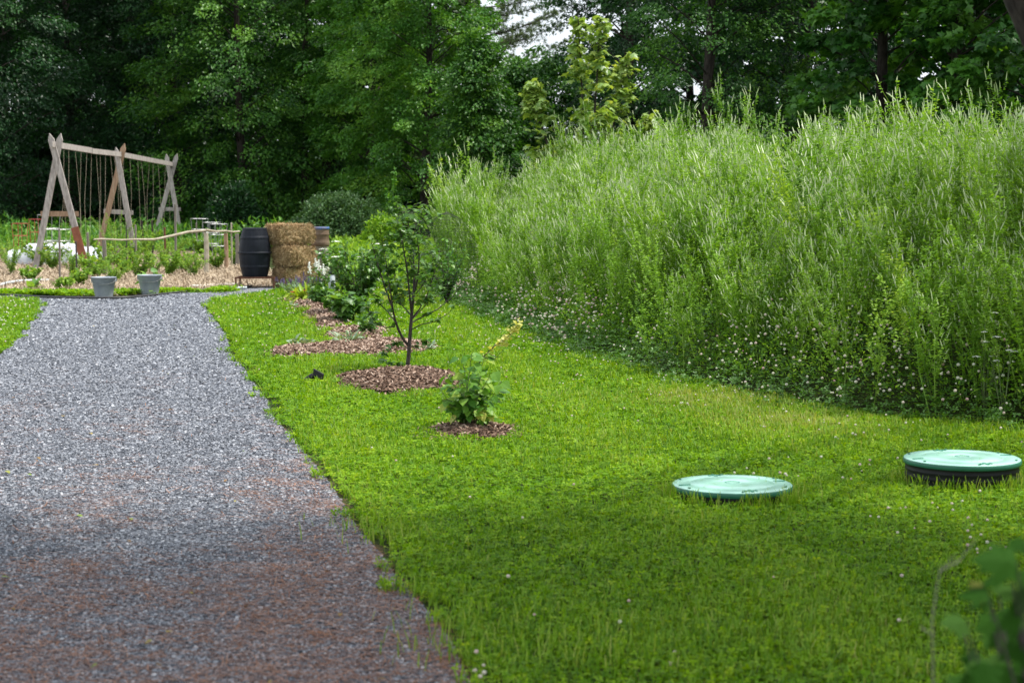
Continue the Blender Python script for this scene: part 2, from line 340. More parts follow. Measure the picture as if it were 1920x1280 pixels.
path_poly = np.array(HOSE + PR[1:] + [PR[-1] - [5, 0]] + PL[:-1][:7])
lawn_poly = np.array([PR[0]] + PR[1:] + [(6, PR[-1][1]), (8, 8)] + [tuple(w) for w in WE[::-1][:-1]] + [(-4.1, 31.6)])
left_lawn = np.array([(-16, 12)] + [tuple(p) for p in PL])

def H(x, y):
    s = dist_line(x, y, WE)              # positive inside the weed bank
    t = np.clip(s / 2.8, 0, 1); t = t * t * (3 - 2 * t)
    far = np.clip((46 - y) / 14, 0, 1)
    return 1.15 * t * (.9 + .12 * np.sin(x * .9 + y * .4)) * far
MUL = []                                  # mulch mounds: centre, radii, height
def mulch_h(x, y):
    z = np.zeros_like(x)
    for cx, cy, rx, ry, h in MUL:
        q = ((x - cx) / rx) ** 2 + ((y - cy) / ry) ** 2; q = q * (1 + .16 * np.sin(x * 9 + y * 3) + .12 * np.sin(x * 21 - y * 7))
        z = np.maximum(z, h * np.clip(1 - q, 0, 1) ** .7)
    return z
for (px, py, rpx, ry, h) in [(752, 720, 122, .95, .10), (884, 815, 92, .42, .05),
                            (600, 662, 95, .8, .06), (700, 655, 110, 1.0, .07), (672, 628, 62, 1.1, .05), (628, 600, 36, 1.5, .05), (588, 573, 40, 1.6, .05), (566, 562, 32, 1.5, .04), (606, 588, 34, 1.5, .04), (624, 610, 32, 1.2, .04), (642, 630, 36, .9, .04), (770, 655, 50, .7, .05)]:
    c = G(px, py); MUL.append((c[0], c[1], rpx / F * c[1], ry, h))

# ------------------------------------------------------------------ ground
def axis(lo, hi, a, b, fine, n):
    return np.unique(np.concatenate([lo + (a - lo) * (np.linspace(0, 1, n) ** .35), np.arange(a, b, fine), hi - (hi - b) * (np.linspace(0, 1, n) ** .35)]))
gx = axis(-260, 260, -16, 14, .25, 20); gy = axis(-60, 420, 1, 60, .25, 20)
X, Y = np.meshgrid(gx, gy); Z = H(X, Y); Z[(Y > 60)] = 0
V = np.stack([X, Y, Z], -1).reshape(-1, 3); nx, ny = len(gx), len(gy)
ii = (np.arange(ny - 1)[:, None] * nx + np.arange(nx - 1)[None]).ravel()
structure(Geo().add(V, np.stack([ii, ii + 1, ii + nx + 1, ii + nx], 1)).build('ground', M['soil'], smooth=True))
def sheet(name, poly, z, mat, step=.25, hf=None):
    import bmesh
    from mathutils.geometry import tessellate_polygon
    poly = np.asarray(poly); me = bpy.data.meshes.new(name)
    vs = [Vector((p[0], p[1], z)) for p in poly]; tr = tessellate_polygon([vs])
    me.from_pydata([tuple(v) for v in vs], [], [tuple(t) for t in tr]); me.update()
    bm = bmesh.new(); bm.from_mesh(me); bmesh.ops.recalc_face_normals(bm, faces=bm.faces)
    for f in bm.faces:
        if f.normal.z < 0: f.normal_flip()
    bm.to_mesh(me); bm.free(); me.materials.append(mat)
    o = bpy.data.objects.new(name, me); COL.objects.link(o); return o
structure(sheet('gravel_path', path_poly, .006, M['gravel']))
bedp = [G(*p)[:2] for p in [(-300, 548), (0, 550), (190, 556), (300, 552), (380, 546), (530, 536), (545, 520), (470, 500), (430, 478), (300, 466), (0, 466), (-300, 466)]]
structure(sheet('straw_bed', bedp, .008, M['strawbed']))

# mulch mounds as height fields, split into three beds
def mound(name, ms, label, res=.06):
    x0 = min(m[0] - m[2] for m in ms); x1 = max(m[0] + m[2] for m in ms); y0 = min(m[1] - m[3] for m in ms); y1 = max(m[1] + m[3] for m in ms)
    xs = np.arange(x0, x1, res); ys = np.arange(y0, y1, res); X, Y = np.meshgrid(xs, ys); Z = mulch_h(X, Y)
    Z = np.where(Z > 0, Z + .01 + .006 * vnoise(np.stack([X, Y], -1) * 14, 3), -.03)
    V = np.stack([X, Y, Z], -1).reshape(-1, 3); nx = len(xs); ii = (np.arange(len(ys) - 1)[:, None] * nx + np.arange(nx - 1)[None]).ravel()
    Fc = np.stack([ii, ii + 1, ii + nx + 1, ii + nx], 1); keep = (V[Fc][:, :, 2] > 0).any(1)
    o = Geo().add(V, Fc[keep]).build(name, M['mulch'], smooth=True); o['kind'] = 'structure'; return o
mound('mulch_bed', MUL[:1], ''); mound('mulch_bed', MUL[1:2], ''); mound('mulch_bed', MUL[2:], '', .09)
def chips(seed=1):
    r = rng(seed); g = Geo()
    for i, (cx, cy, rx, ry, h) in enumerate(MUL):
        lod = max(1, cy / 14); n = int(rx * ry * 3.14 * 3300 / lod ** 2 * (1 if i < 2 else .8))
        a = r.uniform(0, 6.28, n); q = np.sqrt(np.where(r.uniform(0, 1, n) < .88, r.uniform(0, 1.12, n), r.uniform(1, 1.7, n))); x = cx + rx * q * np.cos(a); y = cy + ry * q * np.sin(a)
        z = mulch_h(x, y) + .014 + r.uniform(0, .012, n)
        Rm = yawmat(r.uniform(0, 6.28, n), r.normal(0, .35, n)); s = np.stack([r.uniform(.008, .017, n), r.uniform(.02, .062, n), r.uniform(.003, .006, n)], 1) * lod ** .8
        g.add(*inst(*T_ROCK, np.stack([x, y, z], 1), Rm, s), rnd=np.repeat(r.beta(1.3, 2.1, n) if i < 2 else r.beta(1.6, 1.5, n), 6))
    tag(g.build('wood_chips', M['chips']), 'brown wood chip mulch covering the planting beds', 'mulch', kind='stuff')
chips()

# gravel stones and pine litter
def stones(seed=2):
    r = rng(seed); g = Geo(); x0, y0 = path_poly.min(0); x1, y1 = path_poly.max(0)
    N = 1300000; x = r.uniform(max(x0, -9), x1, N); y = 4.5 + 26 * r.uniform(0, 1, N) ** 1.7
    lod = np.maximum(1, y / 9.5); keep = in_poly(x, y, path_poly) & (np.abs(x) < y * .3 + .5) & (r.uniform(0, 1, N) < 1 / lod ** 0.6)
    x, y, lod = x[keep], y[keep], lod[keep]
    print('stones', len(x))
    n = len(x); s = r.uniform(.006, .0135, n)[:, None] * lod[:, None] ** .75 * np.stack([np.ones(n), r.uniform(.6, 1, n), r.uniform(.4, .7, n)], 1)
    s *= (1 + .5 * (r.uniform(0, 1, n) < .03))[:, None]; Rm = yawmat(r.uniform(0, 6.28, n), r.normal(0, .5, n))
    g.add(*inst(*T_ROCK, np.stack([x, y, .009 + s[:, 2] * .25], 1), Rm, s), rnd=np.repeat(r.beta(1.5, 1.9, n), 6))
    tag(g.build('gravel', M['stone']), 'crushed grey gravel stones covering the path', 'gravel', kind='stuff')
    # litter
    n = 150000; x = r.uniform(-5, 1.2, n); y = 4.5 + 13 * r.uniform(0, 1, n) ** 1.6
    pat = .5 * vnoise(np.stack([x * 1.5 + y * .4, y * 1.3], -1), 7) + .5 * vnoise(np.stack([x * 6, y * 5 + x], -1), 77) + (9.6 - y) * .15 + .35 * np.exp(-np.abs(dist_line(x, y, PR)) * 3)
    k = in_poly(x, y, path_poly) & (pat + r.normal(0, .42, n) > .26); x, y = x[k], y[k]; n = len(x)
    a = r.normal(1.57, .8, n); s = np.stack([r.uniform(.0014, .0026, n), r.uniform(.05, .12, n), np.ones(n)], 1)
    g = Geo(); g.add(*inst(*T_STRIP, np.stack([x, y, r.uniform(.016, .026, n)], 1), yawmat(a, r.normal(0, .08, n)), s), rnd=r.uniform(0, 1, n))
    tag(g.build('pine_litter', M['needle']), 'reddish fallen pine needles scattered over the near gravel', 'pine needles', kind='stuff')
stones()

def fallen(seed=23):
    r = rng(seed); n = 170; y = 5 + 18 * r.uniform(0, 1, n) ** 1.5; x = r.uniform(-1, .35, n) * y * .3; g = Geo(); k = in_poly(x, y, path_poly); x, y = x[k], y[k]; n = len(x)
    g.add(*inst(*T_OV, np.stack([x, y, np.full(n, .024)], 1), yawmat(r.uniform(0, 6.28, n), r.normal(0, .15, n)), r.uniform(.018, .045, n)), rnd=np.repeat(r.uniform(0, 1, n), 8))
    tag(g.build('fallen_leaves', M['litterleaf']), 'small dry and green fallen leaves lying on the gravel', 'leaves', kind='stuff')
fallen()
# ------------------------------------------------------------------ lawn
def bare(x, y):
    b = (mulch_h(x, y) > .012)
    return b
LIDS = [(G(1373, 906)), (G(1804, 878))]
LIDS = [P(1373, 889, 9.9), P(1804, 854, 10.4)]
def lawn(seed=3):
    r = rng(seed); gl = Geo(); gb = Geo(); gf = Geo()
    N = 620000; y = 4.4 + 30 * r.uniform(0, 1, N) ** 1.55; x = r.uniform(-1, 1, N) * (y * .31 + .6)
    lod = np.maximum(1, y / 8.5)
    pdf = (y - 4.4) ** (1 / 1.55 - 1)     # density of y samples
    dens = N / (2 * (y * .31 + .6)) * (1 / 1.55) / 30 * ((y - 4.4) / 30 + 1e-6) ** (1 / 1.55 - 1)
    want = 4600 / lod ** 1.55
    rag = .09 * vnoise(np.stack([x, y], -1) * 6, 8) + .05 * vnoise(np.stack([x, y], -1) * 19, 9)
    ok = (in_poly(x + rag, y, lawn_poly) | in_poly(x - rag, y, left_lawn)) & ~bare(x + rag * .8, y + rag) & (r.uniform(0, 1, N) < want / dens)
    # ragged edge along the gravel
    dpr = np.abs(dist_line(x, y, PR)); ok &= ~((dpr < .05 + .06 * vnoise(np.stack([x, y], -1) * 5, 4)) & (r.uniform(0, 1, N) < .6))
    for L in LIDS: ok &= np.hypot(x - L[0], y - L[1]) > .31
    x, y, lod = x[ok], y[ok], lod[ok]; n = len(x); print('lawn', n)
    patch = vnoise(np.stack([x, y], -1) * 1.3, 11); patch2 = vnoise(np.stack([x, y], -1) * 4.1, 12)
    isb = r.uniform(0, 1, n) < np.clip(.27 + .3 * patch, .06, .8)
    q1, q2 = G(1330, 755), G(1500, 800); dry = np.exp(-((x - q1[0]) / 1.1) ** 2 - ((y - q1[1]) / .9) ** 2) + np.exp(-((x - q2[0]) / .9) ** 2 - ((y - q2[1]) / .7) ** 2)
    isb |= r.uniform(0, 1, n) < dry * .6
    hum = 1 + .3 * patch2
    # clover leaves
    k = ~isb; m = k.sum(); h = r.uniform(.012, .05, m) * hum[k]
    Rm = yawmat(r.uniform(0, 6.28, m), r.normal(0, .5, m))
    gl.add(*inst(*T_CLOVER, np.stack([x[k], y[k], h], 1), Rm, r.uniform(.018, .036, m) * lod[k] ** .72),
           rnd=np.repeat(np.clip(.42 + .13 * patch[k] + .12 * patch2[k] + r.normal(0, .2, m), 0, 1), 6))
    # blades, two per point
    for rep in range(2):
        k = isb; m = k.sum(); jit = r.normal(0, .01, (m, 2))
        hh = r.uniform(.035, .085, m) * hum[k] * lod[k] ** .3; w = r.uniform(.7, 1.3, m) * lod[k] ** .8
        Rm = yawmat(r.uniform(0, 6.28, m)); s = np.stack([.09 * w, hh * r.uniform(.4, 1.3, m), hh], 1)
        gb.add(*inst(*T_BLADE, np.stack([x[k] + jit[:, 0], y[k] + jit[:, 1], np.zeros(m)], 1), Rm, s), rnd=np.repeat(np.clip(.4 + .14 * patch2[k] + .45 * dry[k] + r.normal(0, .22, m), 0, 1), 2))
    # taller tufts: near the path edge foreground, around the lids
    cs = [(G(735, 1010), 110, .11), (G(700, 990), 50, .08), (G(900, 1230), 120, .11), (G(1010, 1200), 80, .09), (G(870, 1180), 60, .12), (G(1120, 1240), 110, .13), (G(1300, 1180), 80, .1), (G(560, 690), 50, .1), (G(1500, 1130), 80, .1), (G(1230, 1000), 60, .08), (G(1480, 930), 90, .14)]
    cs += [(np.array([L[0] + .34 * math.cos(a) * r.uniform(.97, 1.1), L[1] + .34 * math.sin(a) * r.uniform(.97, 1.1), 0]), 9, .125) for L in LIDS for a in r.uniform(2.6, 6.8, 60)]
    for c, m, hh in cs:
        sp = .15 if m > 20 else .02
        ps = np.stack([c[0] + r.normal(0, sp, m), c[1] + r.normal(0, sp, m), np.zeros(m)], 1); hz = hh * r.uniform(.5, 1.2, m)
        gb.add(*inst(*T_BLADE, ps, yawmat(r.uniform(0, 6.28, m)), np.stack([np.full(m, .09), hz * r.uniform(.3, 1.1, m), hz], 1)), rnd=np.repeat(r.uniform(.2, .95, m), 2))
    # clover flowers
    N = 9000; y = 5 + 26 * r.uniform(0, 1, N) ** 1.2; x = r.uniform(-1, 1, N) * (y * .3 + .5)
    lm = in_poly(x, y, left_lawn); dn = dist_line(x, y, WE)
    den = .022 + .9 * np.exp(-np.abs(dn) / .6) * (vnoise(np.stack([x, y], -1) * 1.9, 22) > .1) + .5 * (vnoise(np.stack([x, y], -1) * 1.1, 21) > .45) + .35 * (y > 19) + 1.2 * lm
    ok = (in_poly(x, y, lawn_poly) | lm) & ~bare(x, y) & (r.uniform(0, 1, N) < den)
    for L in LIDS: ok &= np.hypot(x - L[0], y - L[1]) > .36
    x, y = x[ok], y[ok]; n = len(x); s = r.uniform(.010, .019, n) * np.maximum(1, y / 16) ** .8
    gf.add(*inst(*T_BALL, np.stack([x, y, r.uniform(.045, .085, n)], 1), yawmat(r.uniform(0, 6, n), r.normal(0, .3, n)), np.stack([s, s, s * .85], 1)),
           rnd=np.repeat(np.clip(np.where(in_poly(x, y, left_lawn), .05, .3) + r.normal(0, .25, n), 0, 1), len(T_BALL[1])))
    tag(gl.build('clover_lawn', M['lawn']), 'bright green clover leaves covering the lawn', 'lawn', kind='stuff')
    tag(gb.build('grass', M['blade']), 'short green grass blades growing through the lawn', 'grass', kind='stuff')
    tag(gf.build('clover_flowers', M['petal']), 'small white and pink clover heads dotted over the lawn', 'clover flowers', kind='stuff')
lawn()

# ------------------------------------------------------------------ weed bank
def weed_template(seed, low=False):
    r = rng(seed); st = Geo(); hgt = 1.0
    lean = r.normal(0, .05); pts = np.array([(lean * t * t, .04 * r.normal() * t, t) for t in (0, .35, .7, 1)])
    S = [tube(pts, [.006, .005, .004, .002], 3, False)[0]]; spikes = []; lv = []; br = []
    nb = r.integers(19, 25)
    for i in range(nb):
        t = r.uniform(.3, .98); a = r.uniform(0, 6.28); p = np.array([np.interp(t, (0, .35, .7, 1), pts[:, j]) for j in range(3)])
        L = r.uniform(.16, .36) * (1.15 - .5 * t); d = np.array([math.cos(a) * .55, math.sin(a) * .55, 1.0]); d /= np.linalg.norm(d)
        q = p + d * L * .6; e = q + nrm(d + np.array([0, 0, .7])) * L * .5
        br.append((p, q, e)); sl = r.uniform(.035, .085); dd = nrm(nrm(e - q) * .9 + np.array([r.normal() * .22, r.normal() * .22, .35])) ; spikes.append((e - dd * .02, dd, sl))
        for u in np.linspace(.1, 1.0, 9): lv.append(((p + (q - p) * u) if u < .5 else (q + (e - q) * (u - .5) * 1.6), a + r.normal(0, 1)))
    for t in np.linspace(.02, .95, 34): lv.append((np.array([np.interp(t, (0, .35, .7, 1), pts[:, j]) for j in range(3)]), r.uniform(0, 6.28)))
    spikes.append((pts[-1] - [0, 0, .03], np.array([0, 0, 1.]), .12))
    g = {'stem': Geo(), 'leaf': Geo(), 'tip': Geo()}
    g['stem'].addn(S)
    for p, q, e in br:
        w = np.array([.0018, 0, 0]); g['stem'].add(np.array([p - w, p + w, q + w, q - w, e + w * .5, e - w * .5]), [(0, 1, 2, 3), (3, 2, 4, 5)])
    for p, d, L in spikes:
        x = nrm(np.cross(d, [0.3, 1, .2])); y = np.cross(d, x); v = []
        bend = np.array([r.normal() * .12, r.normal() * .12, -.05]) * L
        for t, w in ((0, .0025), (.25, .0052), (.7, .004), (1, .001)):
            c = p + d * L * t + bend * t * t
            for k in range(3): v.append(c + w * (x * math.cos(k * 2.09) + y * math.sin(k * 2.09)))
        g['tip'].add(v, [(i * 3 + k, i * 3 + (k + 1) % 3, (i + 1) * 3 + (k + 1) % 3, (i + 1) * 3 + k) for i in range(3) for k in range(3)])
    P0 = np.array([l[0] for l in lv]); A = np.array([l[1] for l in lv]); n = len(A)
    for k in range(2):
        d = np.stack([np.cos(A + k * 1.2 - .6), np.sin(A + k * 1.2 - .6), r.uniform(-.1, .7, n)], 1)
        g['leaf'].add(*inst(*T_RH, P0, frames(d, np.array([0, 0, 1.]) + r.normal(0, .4, (n, 3))), r.uniform(.018, .036, n)))
    return {k: (np.concatenate(v.V), v) for k, v in g.items()}
def tmpl(gg):
    V = np.concatenate(gg.V); L = np.concatenate(gg.L); C = np.concatenate(gg.C); k = C[0]; return V, L.reshape(-1, k)
def weeds(seed=4):
    r = rng(seed); G_ = {'stem': Geo(), 'leaf': Geo(), 'tip': Geo()}
    N = 60000; y = r.uniform(10, 37, N); x = r.uniform(-3.5, 13, N); s = dist_line(x, y, WE)
    vis = (x < y * .31 + 1.5) & (y < 37)
    s_ = s + .25 * vnoise(np.stack([x, y], -1) * 2, 31)
    rate = np.clip((s_ - .1) / .7, 0, 1) * (.65 + .45 * vnoise(np.stack([x, y], -1) * 2.6, 36)) * np.where(s_ < 2.8, 1.0, .55) * (s_ < 7.5)
    area = 27 * 16.5; want = 40.0
    k = vis & (r.uniform(0, 1, N) < rate * want / (N / area)); x, y, s = x[k], y[k], s[k]; n = len(x); print('weeds', n)
    z = H(x, y); big = .45 + .5 * vnoise(np.stack([x, y], -1) * 1.3, 32)
    hgt = (.6 + .42 * np.clip(s / 1.5, 0, 1) + .42 * big) * r.uniform(.7, 1.12, n) * np.where(r.uniform(0, 1, n) < .06, 1.33, 1)
    for q in (0, 1):   # the dip in the skyline
        pass
    sx = x / y * F + 960; bump = sum(a * np.exp(-((sx - c) / w) ** 2) for c, w, a in ((1495, 40, -.3), (960, 30, -.2), (885, 45, .62), (1100, 60, .08), (1365, 40, .1), (1565, 30, .14), (1740, 55, .06), (1600, 200, -.06), (1240, 50, .06)))
    hgt *= 1 + bump
    cl_ = vnoise(np.stack([x, y], -1) * 2.3, 39); ls = r.normal(-.12, .15, n) + .12 * cl_; lf = r.normal(-.05, .15, n)
    Rm = np.zeros((n, 3, 3)); a = r.uniform(0, 6.28, n); Rz = yawmat(a)
    up = nrm(np.stack([ls, lf, np.ones(n)], 1)); xax = nrm(np.cross(np.tile([0, 1., 0], (n, 1)), up)); yax = np.cross(up, xax); B = np.stack([xax, yax, up], -1)
    Rm = B @ Rz; v = r.integers(0, 7, n); pat = vnoise(np.stack([x, y], -1) * .8, 33)
    for i in range(7):
        t = weed_template(100 + i); k = v == i; m = k.sum()
        for key in G_:
            tV, tF = tmpl(t[key][1]); 
            rr = {'leaf': np.clip(.42 + .15 * pat[k] + r.normal(0, .2, m), 0, 1), 'stem': r.uniform(0, 1, m), 'tip': np.clip(.5 + r.normal(0, .25, m), 0, 1)}[key]
            kk = hgt[k] ; sc_ = np.stack([kk * .55 + .45, kk * .55 + .45, kk], 1)
            if key == 'tip':  # fewer pale spikes low on the bank
                sel = r.uniform(0, 1, m) < np.clip(.25 + s[k] * .75, 0, 1); 
                G_[key].add(*inst(tV, tF, np.stack([x[k], y[k], z[k]], 1)[sel], Rm[k][sel], sc_[sel]), rnd=np.repeat(rr[sel], len(tF)))
            else: G_[key].add(*inst(tV, tF, np.stack([x[k], y[k], z[k]], 1), Rm[k], sc_), rnd=np.repeat(rr, len(tF)))
    N = 560000; y = r.uniform(10.5, 34, N); x = r.uniform(-3, 11, N); s = dist_line(x, y, WE); k = (s > .15) & (s < 5) & (x < y * .3 + .9) & (r.uniform(0, 1, N) < np.where(s < 2.5, 1, .35)); x, y, s = x[k], y[k], s[k]; n = len(x); print('filler', n)
    zt = (.25 + 1.1 * np.clip((s - .05) / 1.3, 0, 1)) * (.85 + .3 * vnoise(np.stack([x, y], -1) * 2.2, 37)); zz = H(x, y) + zt * r.uniform(.03, 1, n) ** .75
    d = np.stack([r.normal(-.2, .6, n), r.normal(0, .6, n), r.uniform(-.1, 1.1, n)], 1)
    G_['leaf'].add(*inst(*T_RH, np.stack([x, y, zz], 1), frames(d, r.normal(0, .5, (n, 3)) + [0, 0, 1.]), r.uniform(.024, .05, n)[:, None] * np.array([.62, 1, 1])), rnd=np.repeat(np.clip(.4 + .2 * vnoise(np.stack([x, y], -1) * 1.1, 38) + r.normal(0, .2, n), 0, 1), 2))
    tag(G_['leaf'].build('weed_foliage', M['weed']), 'tall dense green weeds covering the bank beside the lawn', 'weeds', kind='stuff')
    tag(G_['stem'].build('weed_stems', M['weed_stem']), 'thin pale stems of the tall weeds on the bank', 'weeds', kind='stuff')
    tag(G_['tip'].build('weed_flower_spikes', M['weed_tip']), 'pale slender flower spikes topping the tall weeds', 'flower spikes', kind='stuff')
    # low clover apron with flower heads
    N = 260000; y = r.uniform(10.5, 36, N); x = r.uniform(-3, 9, N); s = dist_line(x, y, WE)
    k = (s > -.25 + .12 * vnoise(np.stack([x, y], -1) * 3, 41)) & (s < 3.2) & (x < y * .3 + .9); x, y, s = x[k], y[k], s[k]; n = len(x); print('apron', n)
    top = .06 + .34 * np.clip((s + .25) / .8, 0, 1) * (1 + .3 * vnoise(np.stack([x, y], -1) * 2.5, 42)); z = H(x, y) + top * r.uniform(.15, 1, n) ** .6
    g = Geo(); g.add(*inst(*T_CLOVER, np.stack([x, y, z], 1), yawmat(r.uniform(0, 6.28, n), r.normal(.15, .55, n)), r.uniform(.03, .055, n) * np.maximum(1, y / 16) ** .6),
                     rnd=np.repeat(np.clip(r.normal(.45, .25, n), 0, 1), 6))
    tag(g.build('clover_border', M['wclover']), 'dark green clover growing along the foot of the weed bank', 'clover', kind='stuff')
    N = 30000; y = r.uniform(10.5, 30, N); x = r.uniform(-2, 7, N); s = dist_line(x, y, WE)
    k = (s > -.2) & (s < 1.5) & (r.uniform(0, 1, N) < np.exp(-np.abs(s - .35) / .55) * np.clip(.55 + .9 * vnoise(np.stack([x, y], -1) * 1.7, 43), .05, 2)) & (x < y * .3 + .6); x, y, s = x[k], y[k], s[k]; n = len(x)
    top = .08 + .34 * np.clip((s + .25) / .8, 0, 1); z = H(x, y) + top * r.uniform(.95, 1.6, n); q = r.uniform(.011, .028, n) * np.maximum(1, y / 17) ** .6
    g = Geo(); g.add(*inst(*T_BALL, np.stack([x, y, z], 1), yawmat(r.uniform(0, 6, n)), np.stack([q, q, q * .9], 1)), rnd=np.repeat(np.clip(r.normal(.22, .3, n), 0, 1), len(T_BALL[1])))
    tag(g.build('clover_heads', M['petal']), 'white and pink clover heads along the foot of the weeds', 'clover flowers', kind='stuff')
    # blue-violet flowers sprinkled on the bank
    n = 60; y = r.uniform(14, 26, n); s0 = r.uniform(.9, 2.2, n); x = np.interp(y, [w[1] for w in WE[::-1]], [w[0] for w in WE[::-1]]) + s0
    g = Geo(); g.add(*inst(*T_OCT, np.stack([x, y, H(x, y) + r.uniform(.5, .85, n)], 1), yawmat(r.uniform(0, 6, n)), np.stack([np.full(n, .02), np.full(n, .02), r.uniform(.05, .09, n)], 1)), rnd=np.repeat(r.uniform(0, 1, n), 8))
    tag(g.build('violet_flowers', M['purple_pet']), 'small violet flower spikes scattered in the weeds', 'wildflowers', kind='stuff')
weeds()

# ------------------------------------------------------------------ trees
def tree(name, label, base, hgt, rad, mat, seed, nleaf=22000, leaf=.13, low=.05, clump=.6, trunk_r=.14, group='trees of the wood edge', shape='dome', lean=(0, 0), zcut=99, droop=.35, template=None, bare_trunk=False, multi=1):
    r = rng(seed); base = np.asarray(base, float); t = thing(name, base, label, 'tree', group); tpl = template or T_RH
    g = Geo(); tops = []
    for m in range(multi):
        off = np.array([r.normal() * .25, r.normal() * .25, 0]) * (multi > 1); ln = np.array([*lean, 0]) + (r.normal(0, .08, 3) * [1, 1, 0]) * hgt * (multi > 1)
        pts = [base + off + ln * (u ** 1.5) + [math.sin(u * 5 + seed) * .1, math.cos(u * 4 + seed) * .1, u * hgt * .93] for u in np.linspace(0, 1, 9)]
        pts[0] = pts[0] * [1, 1, 0] + [0, 0, base[2] - .1]
        g.addn(tube(pts, trunk_r * (1 - .9 * np.linspace(0, 1, 9) ** 1.1), 8)); tops.append(np.array(pts))
    def Rf(u):
        if shape == 'dome': return rad * np.sqrt(np.clip(1 - ((u - .42) / .62) ** 2, 0.02, 1))
        if shape == 'cone': return rad * np.clip(1.05 - u, .03, 1) ** .7
        if shape == 'column': return rad * np.clip(np.minimum((1 - u) * 4, .75 + .25 * np.sin(u * 9 + seed)), .1, 1)
    nc = int(nleaf / 150); u = low + (1 - low) * r.uniform(0, 1, nc) ** .85; a = r.uniform(0, 6.28, nc); k = r.uniform(.35, 1.03, nc) ** .55
    lob = 1 + .22 * np.sin(a * 3 + u * 9 + seed) + .14 * np.sin(a * 7 - u * 13)
    rr = Rf(u) * k * lob; ax = np.stack([np.interp(u, np.linspace(0, 1, 9) * .93, tops[0][:, j]) for j in range(3)], 1); ax[:, 2] = base[2] + u * hgt
    dirv = np.stack([np.cos(a), np.sin(a), np.zeros(nc)], 1); C = ax + dirv * rr[:, None]
    C[:, 2] += .12 * rr * 0 + r.normal(0, .15, nc); C[:, 2] = np.maximum(C[:, 2], base[2] + .25)
    # limbs to some clumps
    for i in r.choice(nc, min(nc, 60), replace=False):
        p0 = ax[i] - [0, 0, min(.6 * rr[i], ax[i][2] - base[2] - .1)]; mid = (p0 + C[i]) / 2 + [0, 0, .05 * rr[i]]
        q = .012 + .2 * trunk_r * (1 - u[i]); g.addn(tube([p0, mid, C[i]], [q, q * .6, q * .25], 4, False))
    trunk = g.build('trunk', M['bark'], t, base, True)
    cs = clump * r.uniform(.6, 1.3, nc); n = 150
    L = r.normal(0, 1, (nc, n, 3)); L = L / np.linalg.norm(L, axis=-1, keepdims=True) * r.uniform(.2, 1, (nc, n, 1)) ** .5
    tang = np.stack([-np.sin(a), np.cos(a), np.zeros(nc)], 1)
    pos = C[:, None] + cs[:, None, None] * (L[..., :1] * dirv[:, None] * 1.15 + L[..., 1:2] * tang[:, None] * .85 + L[..., 2:3] * np.array([0, 0, .42]))
    pos[..., 2] -= droop * cs[:, None] * L[..., 0] * (L[..., 0] > -1); pos = pos.reshape(-1, 3)
    rn = np.clip(np.repeat(r.normal(.42, .24, nc), n) + r.normal(0, .14, nc * n), 0, 1)
    dv = np.repeat(dirv, n, 0) + r.normal(0, .55, (nc * n, 3)) + [0, 0, -.35]; nn = r.normal(0, .5, (nc * n, 3)) + [0, 0, 1.] + np.repeat(dirv, n, 0) * .5
    kz = (pos[:, 2] > base[2] + .05) & (pos[:, 2] < zcut)
    pos, dv, nn, rn = pos[kz], dv[kz], nn[kz], rn[kz]; mcount = len(pos)
    sz = leaf * r.uniform(.7, 1.35, mcount)
    g = Geo(); g.add(*inst(*tpl, pos, frames(dv, nn), sz), rnd=np.repeat(rn, len(tpl[1])))
    g.build('crown', mat, t, base)
    return t
def tx(px, Y): return np.array([(px - 960) / F * Y, Y, 0.0])
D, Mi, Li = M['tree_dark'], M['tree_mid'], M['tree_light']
BT = [ # px, Y, h, rad, mat, leaves, label, shape
 (-60, 60, 13, 3.6, D, 26000, 'dark leafy tree at the far left edge of the wood behind the string trellis', 'dome'),
 (130, 66, 15, 4.0, D, 30000, 'very dark broad tree rising behind the left A-frame of the trellis', 'dome'),
 (330, 64, 14, 3.4, D, 28000, 'dark green tree behind the right A-frame of the trellis', 'dome'),
 (455, 60, 14, 2.9, Mi, 26000, 'mid green leafy tree above the black barrel', 'dome'),
 (590, 61, 13, 2.7, Mi, 26000, 'dense green tree standing behind the rounded grey-green bush', 'dome'),
 (700, 57, 12, 2.0, Li, 20000, 'upright green tree with layered sprays right of the rounded bush', 'column'),
 (800, 54, 11, 2.1, Li, 22000, 'lighter green tree just left of the sky gap', 'dome'),
 (900, 48, 5.4, 1.4, Mi, 11000, 'small reddish-tipped tree below the pine beside the sky gap', 'cone'),
 (975, 50, 5.0, 1.5, Mi, 11000, 'short bushy green tree under the sky gap', 'cone'),
 (1035, 56, 5.6, 1.5, Mi, 11000, 'low green tree filling the base of the sky gap behind the yellow maple', 'dome'),
 (1185, 44, 12, 2.0, D, 22000, 'tall dark tree on the right side of the sky gap', 'column'),
 (1330, 40, 11, 2.0, Mi, 22000, 'rounded mid green tree with rusty shoots behind the weed bank', 'dome'),
 (1480, 41, 12, 1.9, D, 16000, 'dark open tree with a pale forked trunk behind the weeds', 'dome'),
 (1640, 36, 10.5, 1.8, Mi, 17000, 'broad-leaved green tree right of the dark forked tree', 'dome'),
 (1780, 35, 10, 1.7, Li, 15000, 'light green maple behind the right end of the weed bank', 'dome'),
 (1950, 34, 10, 1.8, Mi, 15000, 'green tree at the far right edge behind the weeds', 'dome'),
]
